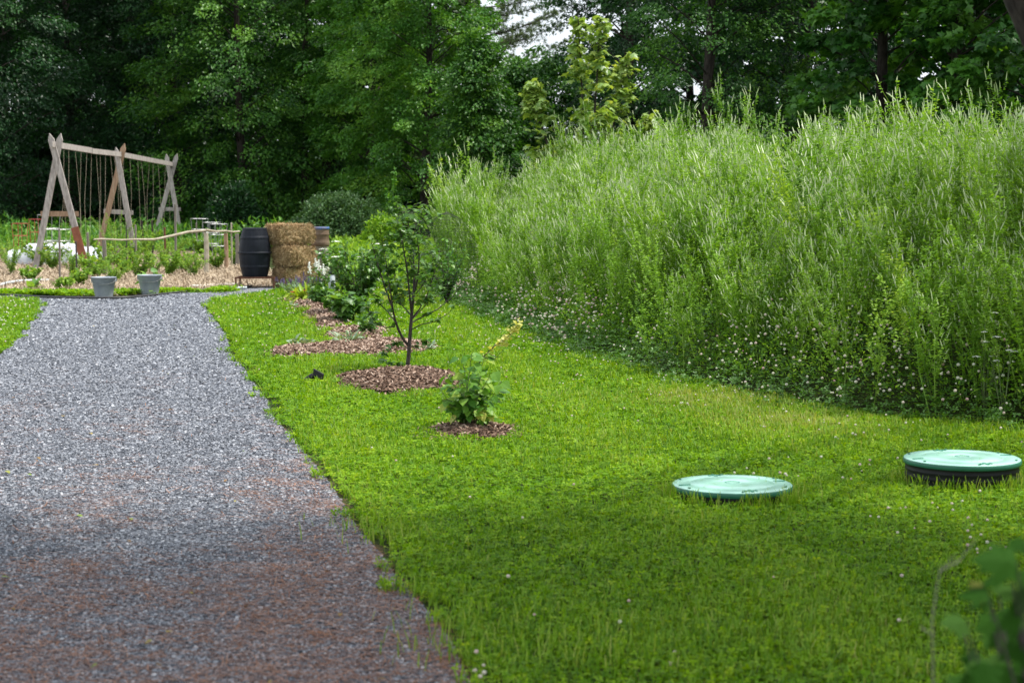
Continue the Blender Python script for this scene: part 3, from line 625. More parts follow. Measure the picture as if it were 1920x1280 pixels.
for i, (px, Yd, h, rad, mt, nl, lab, shp) in enumerate(BT):
    mapl = i in (13, 14, 15)
    tree('broadleaf_tree', lab, tx(px, Yd), h, rad, mt, 200 + i, int(nl * (.95 if mapl else 2.5)), leaf=.105 * (Yd / 55) if not mapl else .14, shape=shp,
         clump=.75 if rad > 2.5 else .5, multi=2 if i in (12, 4) else 1, template=T_MAPLE if mapl else None, trunk_r=.16 if h > 8 else .07)
# second row, darker, closes the wood
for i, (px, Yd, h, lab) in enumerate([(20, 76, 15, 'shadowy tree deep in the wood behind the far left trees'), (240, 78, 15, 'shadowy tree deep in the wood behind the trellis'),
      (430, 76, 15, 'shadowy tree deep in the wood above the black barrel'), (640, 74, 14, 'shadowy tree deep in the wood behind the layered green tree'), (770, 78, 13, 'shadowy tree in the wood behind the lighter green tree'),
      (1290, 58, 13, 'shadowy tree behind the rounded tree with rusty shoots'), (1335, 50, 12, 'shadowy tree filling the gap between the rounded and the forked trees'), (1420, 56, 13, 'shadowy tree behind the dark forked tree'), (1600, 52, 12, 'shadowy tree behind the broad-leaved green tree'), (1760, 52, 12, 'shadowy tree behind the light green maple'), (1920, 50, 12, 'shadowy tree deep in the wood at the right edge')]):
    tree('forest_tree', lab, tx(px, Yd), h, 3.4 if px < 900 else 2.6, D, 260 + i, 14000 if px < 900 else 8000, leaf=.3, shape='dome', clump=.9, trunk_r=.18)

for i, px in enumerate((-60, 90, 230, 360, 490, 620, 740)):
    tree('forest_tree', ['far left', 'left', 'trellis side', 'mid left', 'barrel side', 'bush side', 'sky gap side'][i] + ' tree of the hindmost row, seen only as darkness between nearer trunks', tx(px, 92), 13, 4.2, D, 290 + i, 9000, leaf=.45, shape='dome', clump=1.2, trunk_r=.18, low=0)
def pine(base, hgt, seed, label):
    r = rng(seed); base = np.asarray(base, float); t = thing('pine_tree', base, label, 'tree', 'pines by the sky gap'); g = Geo(); gn = Geo()
    g.addn(tube([base + [0, 0, -.1], base + [.1, 0, hgt * .5], base + [0, 0, hgt]], [.2, .13, .03], 8))
    pos = []; dr = []
    for z in np.arange(2.0, hgt - .4, .34):
        for k in range(r.integers(4, 6)):
            a = r.uniform(0, 6.28); L = (3.3 + 1.0 * r.random()) * (1 - (z / hgt) ** 2.2 * .8); d = np.array([math.cos(a), math.sin(a), r.uniform(0, .4)])
            P0 = base + [0, 0, z]; us = np.linspace(0, 1, 6); pts = [P0 + d * L * u + [0, 0, .25 * L * u * u - .18 * L * u] for u in us]
            g.addn(tube(pts, .03 * (1 - .85 * us), 4, False))
            for s in range(int(L * 11)):
                u = r.uniform(.25, 1); p = P0 + d * L * u + [0, 0, .25 * L * u * u - .18 * L * u]; sa = a + r.choice([-1, 1]) * r.uniform(.4, 1.0)
                sd = np.array([math.cos(sa), math.sin(sa), r.uniform(-.25, .6)]); SL = r.uniform(.25, .6) * (1.2 - u * .5)
                g.addn(tube([p, p + sd * SL], [.008, .004], 3, False))
                for v in (.55, 1.0): pos.append(p + sd * SL * v + r.normal(0, .04, 3)); dr.append(sd)
    pos = np.array(pos); dr = np.array(dr); n = len(pos); m = 16
    d = np.repeat(dr, m, 0) * .7 + r.normal(0, .55, (n * m, 3)) + [0, 0, .2]; s = np.stack([np.full(n * m, .012 / .3), r.uniform(.1, .17, n * m), np.full(n * m, .1)], 1)
    s[:, 0] = .022
    gn.add(*inst(*T_RH, np.repeat(pos, m, 0), frames(d, r.normal(0, 1, (n * m, 3))), s), rnd=np.repeat(r.uniform(0, 1, n * m), 2))
    g.build('trunk', M['bark'], t, base, True); gn.build('crown', M['pine'], t, base); print('pine', n * m)
pine(tx(875, 62), 15, 301, 'feathery tall pine reaching into the left of the sky gap')
pine(tx(965, 80), 6.6, 302, 'paler smaller pine low in the sky gap')

# yellow-green young maple in front of the sky gap
def sapling_maple():
    base = tx(1090, 33); base[2] = 0; t = thing('young_maple', base, 'slender yellow-green young maple sunlit above the middle of the weed bank', 'tree'); r = rng(77)
    g = Geo(); gl = Geo(); top = 4.9
    mains = [[(0, 0, -.1), (.05, 0, 2), (.0, .1, 3.6), (-.08, 0, top)], [(0, 0, .8), (.5, .2, 2.2), (.62, .2, 3.2), (.85, .2, 4.1)], [(0, 0, .9), (-.5, 0, 2.2), (-.8, .1, 3.1), (-.9, .1, 3.6)], [(0, 0, .6), (.7, .1, 1.6), (1.15, .1, 2.4), (1.2, 0, 3.1)], [(0, 0, 1.4), (.2, -.2, 2.8), (.25, -.3, 3.6), (.3, -.3, 4.7)]]
    for q, m in enumerate(mains):
        m = np.array(m) + base; g.addn(tube(m, [.035, .025, .015, .005], 5, False)); tt = np.linspace(0, 1, 4)
        for k in range(66):
            u = r.uniform(.25, 1); p = np.array([np.interp(u, tt, m[:, j]) for j in range(3)]); a = r.uniform(0, 6.28); L = r.uniform(.1, .42) * (1.25 - u)
            d = np.array([math.cos(a), math.sin(a), .25]); e = p + d * L; g.addn(tube([p, e], [.005, .002], 3, False))
            n = 6; aa = r.uniform(0, 6.28, n); dd = np.stack([np.cos(aa), np.sin(aa), r.uniform(-.9, -.1, n)], 1)
            gl.add(*inst(*T_MAPLE, e + r.normal(0, .05, (n, 3)), frames(dd, np.array([0, 0, 1.]) + r.normal(0, .3, (n, 3))), r.uniform(.1, .16, n)), rnd=np.repeat(np.clip(r.normal(.5, .22, n), 0, 1), len(T_MAPLE[1])))
    g.build('trunk', M['bark'], t, base); gl.build('crown', M['maple_y'], t, base)
sapling_maple()

# near tree at the right: leaning trunk in the corner, crown above the frame shades the foreground
def near_tree():
    base = np.array([2.62, 7.4, 0.]); t = thing('shade_tree', base, 'dark leaning tree trunk cutting the top right corner close to the camera', 'tree'); g = Geo(); r = rng(88)
    pts = [base + [0, 0, -.1], base + [.0, 0, .8], base + [-.20, 0, 1.7], base + [-.42, 0, 2.2], base + [-.56, .0, 2.5], base + [-.95, .2, 3.5], base + [-1.1, .4, 5.2], base + [-1.0, .8, 7.5]]
    g.addn(tube(pts, [.2, .16, .145, .14, .135, .12, .09, .04], 12))
    C = []
    for k in range(900):
        cz = r.uniform(4.6, 8.6); gx_, gy_ = r.uniform(-4.2, 3.8), 9.6 - 5.0 * r.uniform(0, 1) ** .55 ; C.append((gx_ + cz / math.tan(SUN_EL) * math.sin(SUN_AZ), gy_ + cz / math.tan(SUN_EL) * math.cos(SUN_AZ), cz))
    for k in range(120): C.append((7.7 + r.normal(0, .9), 15.4 + r.normal(0, .9), r.uniform(5.2, 8.5)))
    C = np.array(C)
    for c in C[::6]:
        j = r.integers(5, 8); g.addn(tube([pts[j], (pts[j] + c) / 2 + [0, 0, .3], c], [.04, .022, .006], 5, False))
    n = 62; nc = len(C); L = r.normal(0, 1, (nc, n, 3)); L = L / np.linalg.norm(L, axis=-1, keepdims=True) * r.uniform(0, 1, (nc, n, 1)) ** .5
    pos = (C[:, None] + L * [.8, .8, .45]).reshape(-1, 3); pos = pos[pos[:, 2] > 1.67 + pos[:, 1] * .13 + .4]; m = len(pos)
    gl = Geo(); gl.add(*inst(*T_OV, pos, frames(r.normal(0, 1, (m, 3)), r.normal(0, .5, (m, 3)) + [0, 0, 1.]), r.uniform(.07, .12, m)), rnd=np.repeat(r.uniform(0, 1, m), 8))
    g.build('trunk', M['bark'], t, base, True); gl.build('crown', M['tree_mid'], t, base)
near_tree()

# ------------------------------------------------------------------ generic leafy plants
def plant(name, label, cat, base, hgt, wid, nst, nlf, tpl, size, mat, seed, group=None, stem=None, up=.3, t0=.15, curve=.5, lean=(0, 0), droop=-.2, parts=('stem', 'foliage'), sr=.004, flowers=None):
    r = rng(seed); base = np.asarray(base, float); t = thing(name, base, label, cat, group); g = Geo(); gl = Geo()
    us = np.linspace(0, 1, 6); ST = []
    for i in range(nst):
        a = r.uniform(0, 6.28); q = r.uniform(.15, 1) ** .7; h = hgt * r.uniform(.7, 1.0) * (1 - .25 * q)
        pts = np.array([base + [math.cos(a) * wid * .5 * q * u ** (1 + curve) + lean[0] * u * u, math.sin(a) * wid * .5 * q * u ** (1 + curve) + lean[1] * u * u, h * u - .02] for u in us])
        g.addn(tube(pts, sr * (1.2 - us), 4, False)); ST.append(pts)
    ST = np.array(ST); si = r.integers(0, nst, nlf); u = t0 + (1 - t0) * r.uniform(0, 1, nlf) ** .8; f = u * 5; k = np.minimum(f.astype(int), 4); w = (f - k)[:, None]
    p = ST[si, k] * (1 - w) + ST[si, k + 1] * w; out = nrm((p - base) * [1, 1, 0] + r.normal(0, .05, (nlf, 3)))
    d = out * .6 + r.normal(0, .55, (nlf, 3)) + [0, 0, up]; d = nrm(d); n = r.normal(0, .35, (nlf, 3)) + [0, 0, 1.]
    p = p + d * size * .25
    d2 = d + [0, 0, droop]
    gl.add(*inst(*tpl, p, frames(d2, n), size * r.uniform(.55, 1.2, nlf)), rnd=np.repeat(np.clip(r.normal(.45, .24, nlf), 0, 1), len(tpl[1])))
    g.build(parts[0], stem or M['greystem'], t, base); gl.build(parts[1], mat, t, base)
    if flowers:
        kind, fm, cnt, fs = flowers; gf = Geo(); tops = ST[:, -1]
        for c in range(cnt):
            if cnt < 20: gf = Geo()
            q = tops[r.integers(0, nst)] + r.normal(0, .015, 3) + [0, 0, .01]
            if kind == 'umbel':
                m = 26; a = r.uniform(0, 6.28, m); rr = fs * np.sqrt(r.uniform(0, 1, m)); ps = q + np.stack([rr * np.cos(a), rr * np.sin(a), .02 - rr * .25], 1)
                gf.add(*inst(*T_OCT, ps, yawmat(a), np.tile([fs * .38, fs * .38, fs * .2], (m, 1))), rnd=np.repeat(r.uniform(0, 1, m), 8))
            elif kind == 'spike':
                m = 14; z = np.linspace(0, 1, m); a = r.uniform(0, 6.28, m); w_ = fs * .16 * (1.1 - z); ps = q + np.stack([w_ * np.cos(a), w_ * np.sin(a), z * fs], 1)
                gf.add(*inst(*T_OCT, ps, yawmat(a), np.tile([fs * .2, fs * .2, fs * .16], (m, 1))), rnd=np.repeat(r.uniform(0, 1, m), 8))
            elif kind == 'daisy':
                m = 12; a = np.arange(m) / m * 6.28; dd = np.stack([np.cos(a), np.sin(a), np.full(m, .15)], 1)
                gf.add(*inst(*T_OV, np.tile(q, (m, 1)), frames(dd, np.tile([0, 0, 1.], (m, 1))), np.full(m, fs)), rnd=np.repeat(r.uniform(0, 1, m), 8))
            if cnt < 20: gf.build('flower', fm, t, base)
        if cnt >= 20: tag(gf.build('flowers', fm, t, base), kind='stuff')
    return t

# bushes at the wood edge
def roundbush(name, label, base, rx, ry, hz, mat, n, leaf, seed, group=None):
    r = rng(seed); base = np.asarray(base, float); t = thing(name, base, label, 'bush', group); g = Geo(); gl = Geo()
    for k in range(14):
        a = r.uniform(0, 6.28); e = base + [rx * .7 * math.cos(a), ry * .7 * math.sin(a), hz * r.uniform(.4, .9)]
        g.addn(tube([base + [0, 0, -.05], (base + e) / 2 + [0, 0, -.1], e], [.03, .02, .006], 5, False))
    v = nrm(r.normal(0, 1, (n, 3))); v[:, 2] = np.abs(v[:, 2]); q = r.uniform(.55, 1, n) ** .4
    lump = 1 + .14 * vnoise(v * 4, seed) + .08 * vnoise(v * 14, seed + 1)
    p = base + v * [rx, ry, hz] * (q * lump)[:, None] + r.normal(0, .02, (n, 3)); k = p[:, 2] > base[2] + .02; p, v = p[k], v[k]; n = len(p)
    gl.add(*inst(*T_RH, p, frames(v + r.normal(0, .6, (n, 3)), v + [0, 0, .5] + r.normal(0, .5, (n, 3))), leaf * r.uniform(.6, 1.3, n)), rnd=np.repeat(np.clip(r.normal(.45, .22, n), 0, 1), 2))
    g.build('stem', M['bark'], t, base); gl.build('foliage', mat, t, base); return t
roundbush('round_bush', 'large rounded grey-green bush at the wood edge behind the hay bales', tx(640, 47), 1.5, 1.1, 1.66, M['greybush'], 30000, .075, 401)
roundbush('dark_bush', 'low dark bush at the wood edge between the trellis and the barrel', tx(440, 55), 1.0, .9, 1.9, M['tree_dark'], 12000, .1, 402)
roundbush('green_bush', 'bright green bush beside the left end of the weed bank', tx(722, 42), .6, .5, 1.1, M['weed'], 7000, .07, 403)
plant('leafy_shoot', 'single tall bright shoot rising above the green bush', 'shrub', tx(735, 43), 2.55, .35, 4, 420, T_OV, .1, M['tree_light'], 404, sr=.008)

# tall rough vegetation in front of the wood
def rough(seed=6):
    r = rng(seed)
    def go(name, label, N, xr, yr, cond, hr, mat, sz, cat='weeds'):
        y = r.uniform(*yr, N); x = r.uniform(-1, 1, N) * y * .32; k = cond(x, y); x, y = x[k], y[k]; n = len(x)
        top = hr[0] + (hr[1] - hr[0]) * np.clip(.5 + .5 * vnoise(np.stack([x, y], -1) * .9, 51), 0, 1); z = top * r.uniform(.1, 1, n) ** .6
        d = np.stack([r.normal(0, .5, n), r.normal(0, .5, n), r.uniform(.2, 1.2, n)], 1)
        g = Geo(); g.add(*inst(*T_LANCE, np.stack([x, y, z], 1), frames(d, r.normal(0, 1, (n, 3)) + [0, 0, .6]), sz * r.uniform(.6, 1.4, n)), rnd=np.repeat(np.clip(r.normal(.45, .25, n), 0, 1), 8))
        tag(g.build(name, mat), label, cat, kind='stuff'); print(name, n)
    px = lambda x, y: x / y * F + 960
    go('meadow', 'tall green meadow plants between the flower bed and the wood', 70000, 0, (31, 50), lambda x, y: (px(x, y) > 560) & (px(x, y) < 905) & (dist_line(x, y, WE) < .3) & ((px(x, y) > 640) | (y > 38)), (.25, .75), M['weed'], .12)
    go('undergrowth', 'tangled green weeds behind the vegetable garden', 45000, 0, (50, 63), lambda x, y: px(x, y) < 660, (.05, 1.0), M['tree_light'], .15)
rough()
def understory(seed=14):
    r = rng(seed)
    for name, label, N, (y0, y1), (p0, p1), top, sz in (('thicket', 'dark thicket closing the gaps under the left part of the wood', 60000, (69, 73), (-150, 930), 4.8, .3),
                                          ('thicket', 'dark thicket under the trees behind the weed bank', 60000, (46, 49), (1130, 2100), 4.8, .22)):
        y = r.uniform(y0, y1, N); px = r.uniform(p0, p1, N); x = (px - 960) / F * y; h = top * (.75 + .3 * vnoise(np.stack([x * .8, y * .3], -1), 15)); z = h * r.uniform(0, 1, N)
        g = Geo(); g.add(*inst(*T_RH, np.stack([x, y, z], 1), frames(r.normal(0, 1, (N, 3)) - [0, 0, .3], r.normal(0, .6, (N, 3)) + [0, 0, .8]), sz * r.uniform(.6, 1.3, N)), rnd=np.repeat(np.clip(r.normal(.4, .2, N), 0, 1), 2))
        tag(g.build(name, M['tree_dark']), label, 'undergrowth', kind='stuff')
understory()

# ------------------------------------------------------------------ string trellis
def trellis():
    L0 = np.array([-9.86, 40.0]); M0 = np.array([-10.12, 47.0]); R0 = np.array([-10.35, 56.0])
    t = thing('string_trellis', (L0[0], L0[1], 0), 'weathered wooden A-frame trellis with hanging strings over the vegetable garden', 'trellis'); org = (L0[0], L0[1], 0)
    ends = []
    def leg(p0, p1, w=.13, d=.055, mat='oldwood', pt=.14):
        return Geo().addn(beam(p0, p1, w, d, up=(0, 1, .01), point=pt)).build('leg', M[mat], t, org)
    spec = [(L0, 2.66, (65, 503), (163, 487), (112, 262), (96, 262), 'oldwood', 'oldwood'),
            (M0, 2.62, (180, 480), (254, 480), (231, 279), (219, 286), 'tanwood', 'oldwood'),
            (R0, 2.50, (284, 462), (343, 462), (330, 296), (313, 297), 'oldwood', 'oldwood')]
    for (C, zb, bl, br, tl, tr, ma, mb) in spec:
        Y = C[1]
        p = P(bl[0], bl[1], Y); p[2] = -.05; q = P(tl[0], tl[1], Y); leg(p, q, mat=ma)                       # left foot to right top
        p2 = P(br[0], br[1], Y - .06); p2[2] = -.05; q2 = P(tr[0], tr[1], Y - .06); leg(p2, q2, mat=mb)
        f = .44; a = p + (q - p) * f; b = p2 + (q2 - p2) * f; a[1] = b[1] = Y + .058; ex = np.array([.12, 0, 0])
        Geo().addn(beam(a - ex, b + ex, .045, .11)).build('brace', M['tanwood' if C is L0 else 'oldwood'], t, org)
        if C is L0:
            u1, u0 = .03, .34; Geo().addn(beam(p2 + (q2 - p2) * u1 + [0, -.04, 0], p2 + (q2 - p2) * u0 + [0, -.04, 0], .17, .02, up=(0, 1, .01))).build('rusty_plate', M['rustplate'], t, org)
        # where the legs cross
        xs = (p[:2] + q[:2]) / 2; ends.append(np.array([(q[0] + q2[0]) / 2 - .0, Y, zb]))
    a, b, c = ends
    Geo().addn(beam(a + [-.03, -.3, .03], (a + b) / 2 + [0, 0, .0], .06, .125)).build('beam', M['oldwood'], t, org)
    Geo().addn(beam((a + b) / 2 + [0.01, .0, -.012], b + [0, .25, 0], .062, .12)).build('beam', M['oldwood'], t, org)
    Geo().addn(beam(b + [.02, .28, -.01], c + [0, .3, 0], .06, .125)).build('beam', M['oldwood'], t, org)
    r = rng(12); k = 0
    for (s, e, n) in ((a, b, 13), (b, c, 9)):
        for i in range(n):
            u = (i + .5 + r.uniform(-.25, .25)) / n; p = s + (e - s) * u; p = p + [0, 0, -.07]; bot = p * [1, 1, 0] + [r.normal(0, .12), r.normal(0, .1), .15 + r.uniform(0, .5)]
            m = (p + bot) / 2 + [r.normal(0, .03), 0, 0]
            Geo().addn(tube([p, m, bot], .003, 4, False)).build('string', M['twine'], t, org)
trellis()

# ------------------------------------------------------------------ pole fence and stakes
def pole_fence():
    D0 = G(195, 520)[1]
    rail = [(176, 449, 35.8), (191, 448, 36), (227, 450, 36.2), (252, 449, 36.5), (290, 449, 36.9), (323, 442, 37.1), (353, 435, 37.4), (386, 432, 37.6), (405, 435, 38.6), (423, 434, 39.6), (436, 436, 40.4), (449, 435, 41)]
    o = G(195, 520); t = thing('pole_fence', o, 'low fence of crooked peeled poles on short posts in front of the vegetables', 'fence')
    pts = np.array([P(*q) for q in rail]); Geo().addn(tube(pts[:8], [.014, .017, .018, .02, .024, .026, .028, .028], 7)).build('rail', M['polewood'], t, o, True)
    Geo().addn(tube(pts[7:] + [0, 0, .012], [.026, .022, .022, .02, .02], 7)).build('rail', M['polewood'], t, o, True)
    for (x, yt, yb, w, m) in ((195, 450, 520, .09, 'stake'), (386, 436, 514, .105, 'polewood'), (423, 437, 506, .095, 'tanwood'), (444, 438, 500, .095, 'stake')):
        b = G(x + 1, yb); tp = P(x, yt, b[1]); Geo().addn(tube([b - [0, 0, .1], (b + tp) / 2 + [.01, 0, 0], tp], [w / 2, w / 2 * .95, w / 2 * .9], 8)).build('post', M[m], t, o)
pole_fence()
STK = [(405, 730, 1090, .045, 'stake', 'grey square stake standing alone left of the left bucket'),
 (520, 815, 1080, .035, 'darkmetal', 'short dark metal stake between the rusty plate and the left bucket'),
 (600, 755, 1020, .055, 'stake', 'grey stake just right of the rusty plated trellis leg'),
 (685, 740, 900, .055, 'stake', 'dark grey stake at the left end of the pole rail'),
 (805, 840, 950, .04, 'stake', 'short grey stake in front of the white row cover end'),
 (865, 710, 1030, .03, 'darkmetal', 'thin dark rod between the two buckets rising above the rail'),
 (928, 705, 1000, .05, 'stake', 'grey stake left of the second galvanised bucket crossing the rail'),
 (970, 670, 890, .05, 'bark', 'dark branch stake behind the rail above the right bucket'),
 (1040, 670, 900, .055, 'bark', 'crooked brown branch stake above the right bucket'),
 (1128, 720, 970, .05, 'rust', 'rusty brown stake under the rising part of the rail'),
 (1200, 560, 1022, .055, 'stake', 'tallest grey stake in front of the right A-frame'),
 (1160, 670, 800, .05, 'stake', 'grey stake behind the left foot of the right A-frame'),
 (1345, 690, 900, .045, 'stake', 'leaning grey stake left of the thick peeled post'),
 (1585, 690, 1000, .04, 'polewood', 'thin pale stake between the last two fence posts'),
 (1280, 710, 820, .05, 'polewood', 'short pale stake at the right foot of the far A-frame'),
 (960, 830, 885, .045, 'stake', 'tiny grey stake below the rail among the vegetables')]
for (x, a, b, w, m, lab) in STK:
    px = x / 3.656; yt = a / 3.656 + 230; yb = max(b / 3.656 + 230, 455); B = G(px + 1, yb); T = P(px, yt, B[1])
    mid = (B + T) / 2 + ([.03, 0, 0] if m == 'bark' else [.004, 0, 0])
    g = Geo().addn(tube([B - [0, 0, .12], mid, T, T + [0, 0, .015]], [w / 2, w / 2, w * .45, w * .2], 6 if m in ('bark',) else 5))
    tag(g.build('garden_stake', M[m], None, B), lab, 'stake', 'stakes in the vegetable garden')

def cage(px0, px1, py, Yd, mat, lab, rings=(0, .3, .62), sq=False):
    a, b = P(px0, py, Yd), P(px1, py, Yd); c = (a + b) / 2; R = (b[0] - a[0]) / 2; top = c[2]; o = (c[0], c[1], 0); w = .006
    t = thing('plant_cage', o, lab, 'plant cage', 'wire plant cages'); n = 4 if sq else 16
    for f in rings:
        z = top * (1 - f); q = R * (1 - .3 * f); an = np.arange(n + 1) / n * 6.2832 + .5
        Geo().addn(tube([(c[0] + q * math.cos(k), c[1] + q * math.sin(k), z) for k in an], w, 4, False)).build('ring', M[mat], t, o)
    for k in range(4):
        an = k * 1.5708 + .5; Geo().addn(tube([(c[0] + R * .6 * math.cos(an), c[1] + R * .6 * math.sin(an), -.05), (c[0] + R * math.cos(an), c[1] + R * math.sin(an), top)], w, 4, False)).build('leg', M[mat], t, o)
cage(22, 52, 419, 43, 'redwire', 'red square wire cage left of the left A-frame', sq=True)
cage(54, 82, 411, 44, 'redwire', 'taller red wire cage crossing the left trellis leg', sq=True)
cage(70, 113, 403, 46, 'wire', 'tall grey ring cage behind the left A-frame')
cage(75, 134, 430, 41, 'wire', 'wide low grey ring cage at the foot of the left A-frame')
cage(357, 391, 410, 50, 'wire', 'highest grey ring cage right of the far A-frame')
cage(379, 414, 417, 48, 'wire', 'grey ring cage above the thick peeled fence post')
cage(392, 427, 420, 46, 'wire', 'lowest grey ring cage left of the black barrel')

# white row cover
def cover():
    r = rng(17); c = P(118, 480, 43); us = np.linspace(-1, 1, 46); vs = np.linspace(0, math.pi, 18); V = []
    for u in us:
        for v in vs:
            hh = .5 * (.82 + .18 * abs(math.sin(u * 7.5))) * (1 - .28 * (abs(u) ** 3)) * (1 - .3 * (u > .25) * min(1, (u - .25) * 2)); rad = .45
            x = c[0] + u * 1.15 - rad * .2 * math.cos(v); yy = c[1] - rad * math.cos(v) * 1.0; z = hh * math.sin(v) ** .8
            wv = .02 * math.sin(u * 23 + v * 3 + 2 * math.sin(u * 9)) + .015 * math.sin(u * 71 - v * 4) + .02 * math.sin(u * 11 + v)
            V.append((x + wv * .5, yy + wv, max(0.012, z + wv * math.sin(v))))
    n = len(vs); Fc = [(i * n + j, (i + 1) * n + j, (i + 1) * n + j + 1, i * n + j + 1) for i in range(len(us) - 1) for j in range(n - 1)]
    o = Geo().add(V, Fc).build('row_cover', M['fabric'], None, (c[0], c[1], 0), True); tag(o, 'crumpled white fabric row cover over plants under the left A-frame', 'row cover')
cover()

# hose, boards
def line_thing(name, pts, rad, mat, lab, cat, n=6):
    pts = np.array([list(p) if len(p) == 3 else [*p, rad + .01] for p in pts]); o = pts[0] * [1, 1, 0]
    # resample smoothly
    t = np.arange(len(pts)); tt = np.linspace(0, len(pts) - 1, len(pts) * 6); q = np.stack([np.interp(tt, t, pts[:, j]) for j in range(3)], 1)
    for _ in range(3): q[1:-1] = (q[:-2] + q[1:-1] * 2 + q[2:]) / 4
    return tag(Geo().addn(tube(q, rad, n)).build(name, mat, None, o, True), lab, cat)
line_thing('garden_hose', [p + [0, .08] for p in HOSE[:8]], .022, M['hose'], 'black hose lying along the far edge of the gravel in front of the buckets', 'hose')
line_thing('garden_hose', [G(x, y)[:2] for x, y in ((-60, 551), (0, 551), (60, 552), (150, 551), (250, 549))], .02, M['hose'], 'thin dark hose just behind the long hose at the left edge', 'hose')
line_thing('hose_pipe', [G(x, y)[:2] for x, y in ((-40, 545), (0, 538), (20, 533), (45, 530), (92, 529))], .028, M['canister'], 'pale grey curved pipe lying on the straw at the left', 'pipe')
line_thing('edging_pole', [G(x, y)[:2] for x, y in ((360, 541), (400, 539), (445, 537))], .03, M['palepipe'], 'pale pole edging the straw left of the rusty barrel stand', 'edging')
line_thing('hose_end', [G(x, y)[:2] for x, y in ((425, 545), (462, 544))], .03, M['canister'], 'pale grey pipe end lying on the gravel before the barrel stand', 'pipe')

# buckets
def bucket(px, py, lab, seed, w=.195, h=.315):
    c = G(px, py); c[2] = .012; t = thing('galvanised_bucket', c, lab, 'bucket', 'galvanised buckets by the hose')
    prof = [(0, .012), (w * .66, .012), (w * .70, 0), (w * .71, .012), (w * .985, h * .97), (w * 1.03, h * .985), (w * 1.03, h), (w * .985, h * 1.005), (w * .96, h * .985), (w * .68, .03), (0, .03)]
    Geo().addn(lathe(prof, 40, c)).build('body', M['galv'], t, c, True)
    for s in (-1, 1):
        Geo().addn(boxv(c + [s * w * .98, 0, h * .87], (.014, .05, .06))).build('ear', M['galv'], t, c)
    an = np.linspace(0, math.pi, 14); Geo().addn(tube([c + [w * 1.0 * math.cos(a), -w * .95 * math.sin(a) - .01, h * .9 + .01 - .09 * math.sin(a) ** .6] for a in an], .0035, 5, False)).build('handle', M['wire'], t, c)
bucket(195, 558, 'left galvanised bucket standing before the short grey fence post', 1)
bucket(281, 553, 'right galvanised bucket with broad seedling leaves behind its rim', 2)

# barrel on its stand
def barrel():
    c = G(480, 541); Yc = c[1] + .22; zt = .20; b = np.array([P(478, 500, Yc)[0], Yc, 0.0])
    t = thing('barrel_stand', b, 'low rusty steel stand carrying the black barrel', 'stand'); w, d = .66, .5
    s0 = b + [.03, 0, 0]
    for sx in (-1, 1):
        for sy in (-1, 1): Geo().addn(beam(s0 + [sx * w / 2, sy * d / 2, .0], s0 + [sx * w / 2, sy * d / 2, zt - .026], .03, .03, up=(0, 1, 0))).build('leg', M['rust'], t, b)
    g = Geo()
    for sy in (-1, 1): g.addn(beam(s0 + [-w / 2 - .016, sy * d / 2, zt - .012], s0 + [w / 2 + .016, sy * d / 2, zt - .012], .032, .026))
    for sx in (-1, -.3, .3, 1): g.addn(beam(s0 + [sx * w / 2, -d / 2 + .017, zt - .014], s0 + [sx * w / 2, d / 2 - .017, zt - .014], .03, .022))
    g.build('top_frame', M['rust'], t, b)
    o = b + [0, 0, zt + .002]; h = .845; t = thing('rain_barrel', o, 'black ribbed plastic rain barrel standing on the rusty stand', 'barrel')
    def rad(u): return .197 + .078 * math.sin(math.pi * min(1, max(0, u * .92 + .06))) ** .9
    N = 48; us = np.concatenate([[0], np.linspace(.01, .99, 40), [1]]); V = []
    rows = []
    for u in us:
        r0 = rad(u); 
        if abs(u - .49) < .022: r0 += .014
        if abs(u - .80) < .03 or abs(u - .20) < .03: r0 += .006
        if u > .97: r0 += .004 - (u == 1) * .02
        rows.append((r0, u * h))
    for r0, z in rows:
        for k in range(N):
            gr = .003 if (k % 4 == 0 and not (abs(z / h - .49) < .03 or z / h > .95)) else 0; a = k / N * 6.2832; V.append((o[0] + (r0 - gr) * math.cos(a), o[1] + (r0 - gr) * math.sin(a), o[2] + z))
    m = len(rows); Fc = [(i * N + k, i * N + (k + 1) % N, (i + 1) * N + (k + 1) % N, (i + 1) * N + k) for i in range(m - 1) for k in range(N)]
    g = Geo().add(V, Fc); g.add(V[:N], [list(range(N))[::-1]]); g.build('body', M['barrel'], t, o)
    Geo().addn(lathe([(0, h - .004), (.15, h - .004), (.165, h - .004), (.172, h + .004), (.178, h + .004), (.182, h - .012)], 40, o)).build('lid', M['barrel'], t, o)
    Geo().addn(lathe([(rad(.49) + .012, h * .475), (rad(.49) + .022, h * .48), (rad(.49) + .022, h * .5), (rad(.49) + .012, h * .505)], 48, o)).build('hoop', M['barrel'], t, o)
barrel()

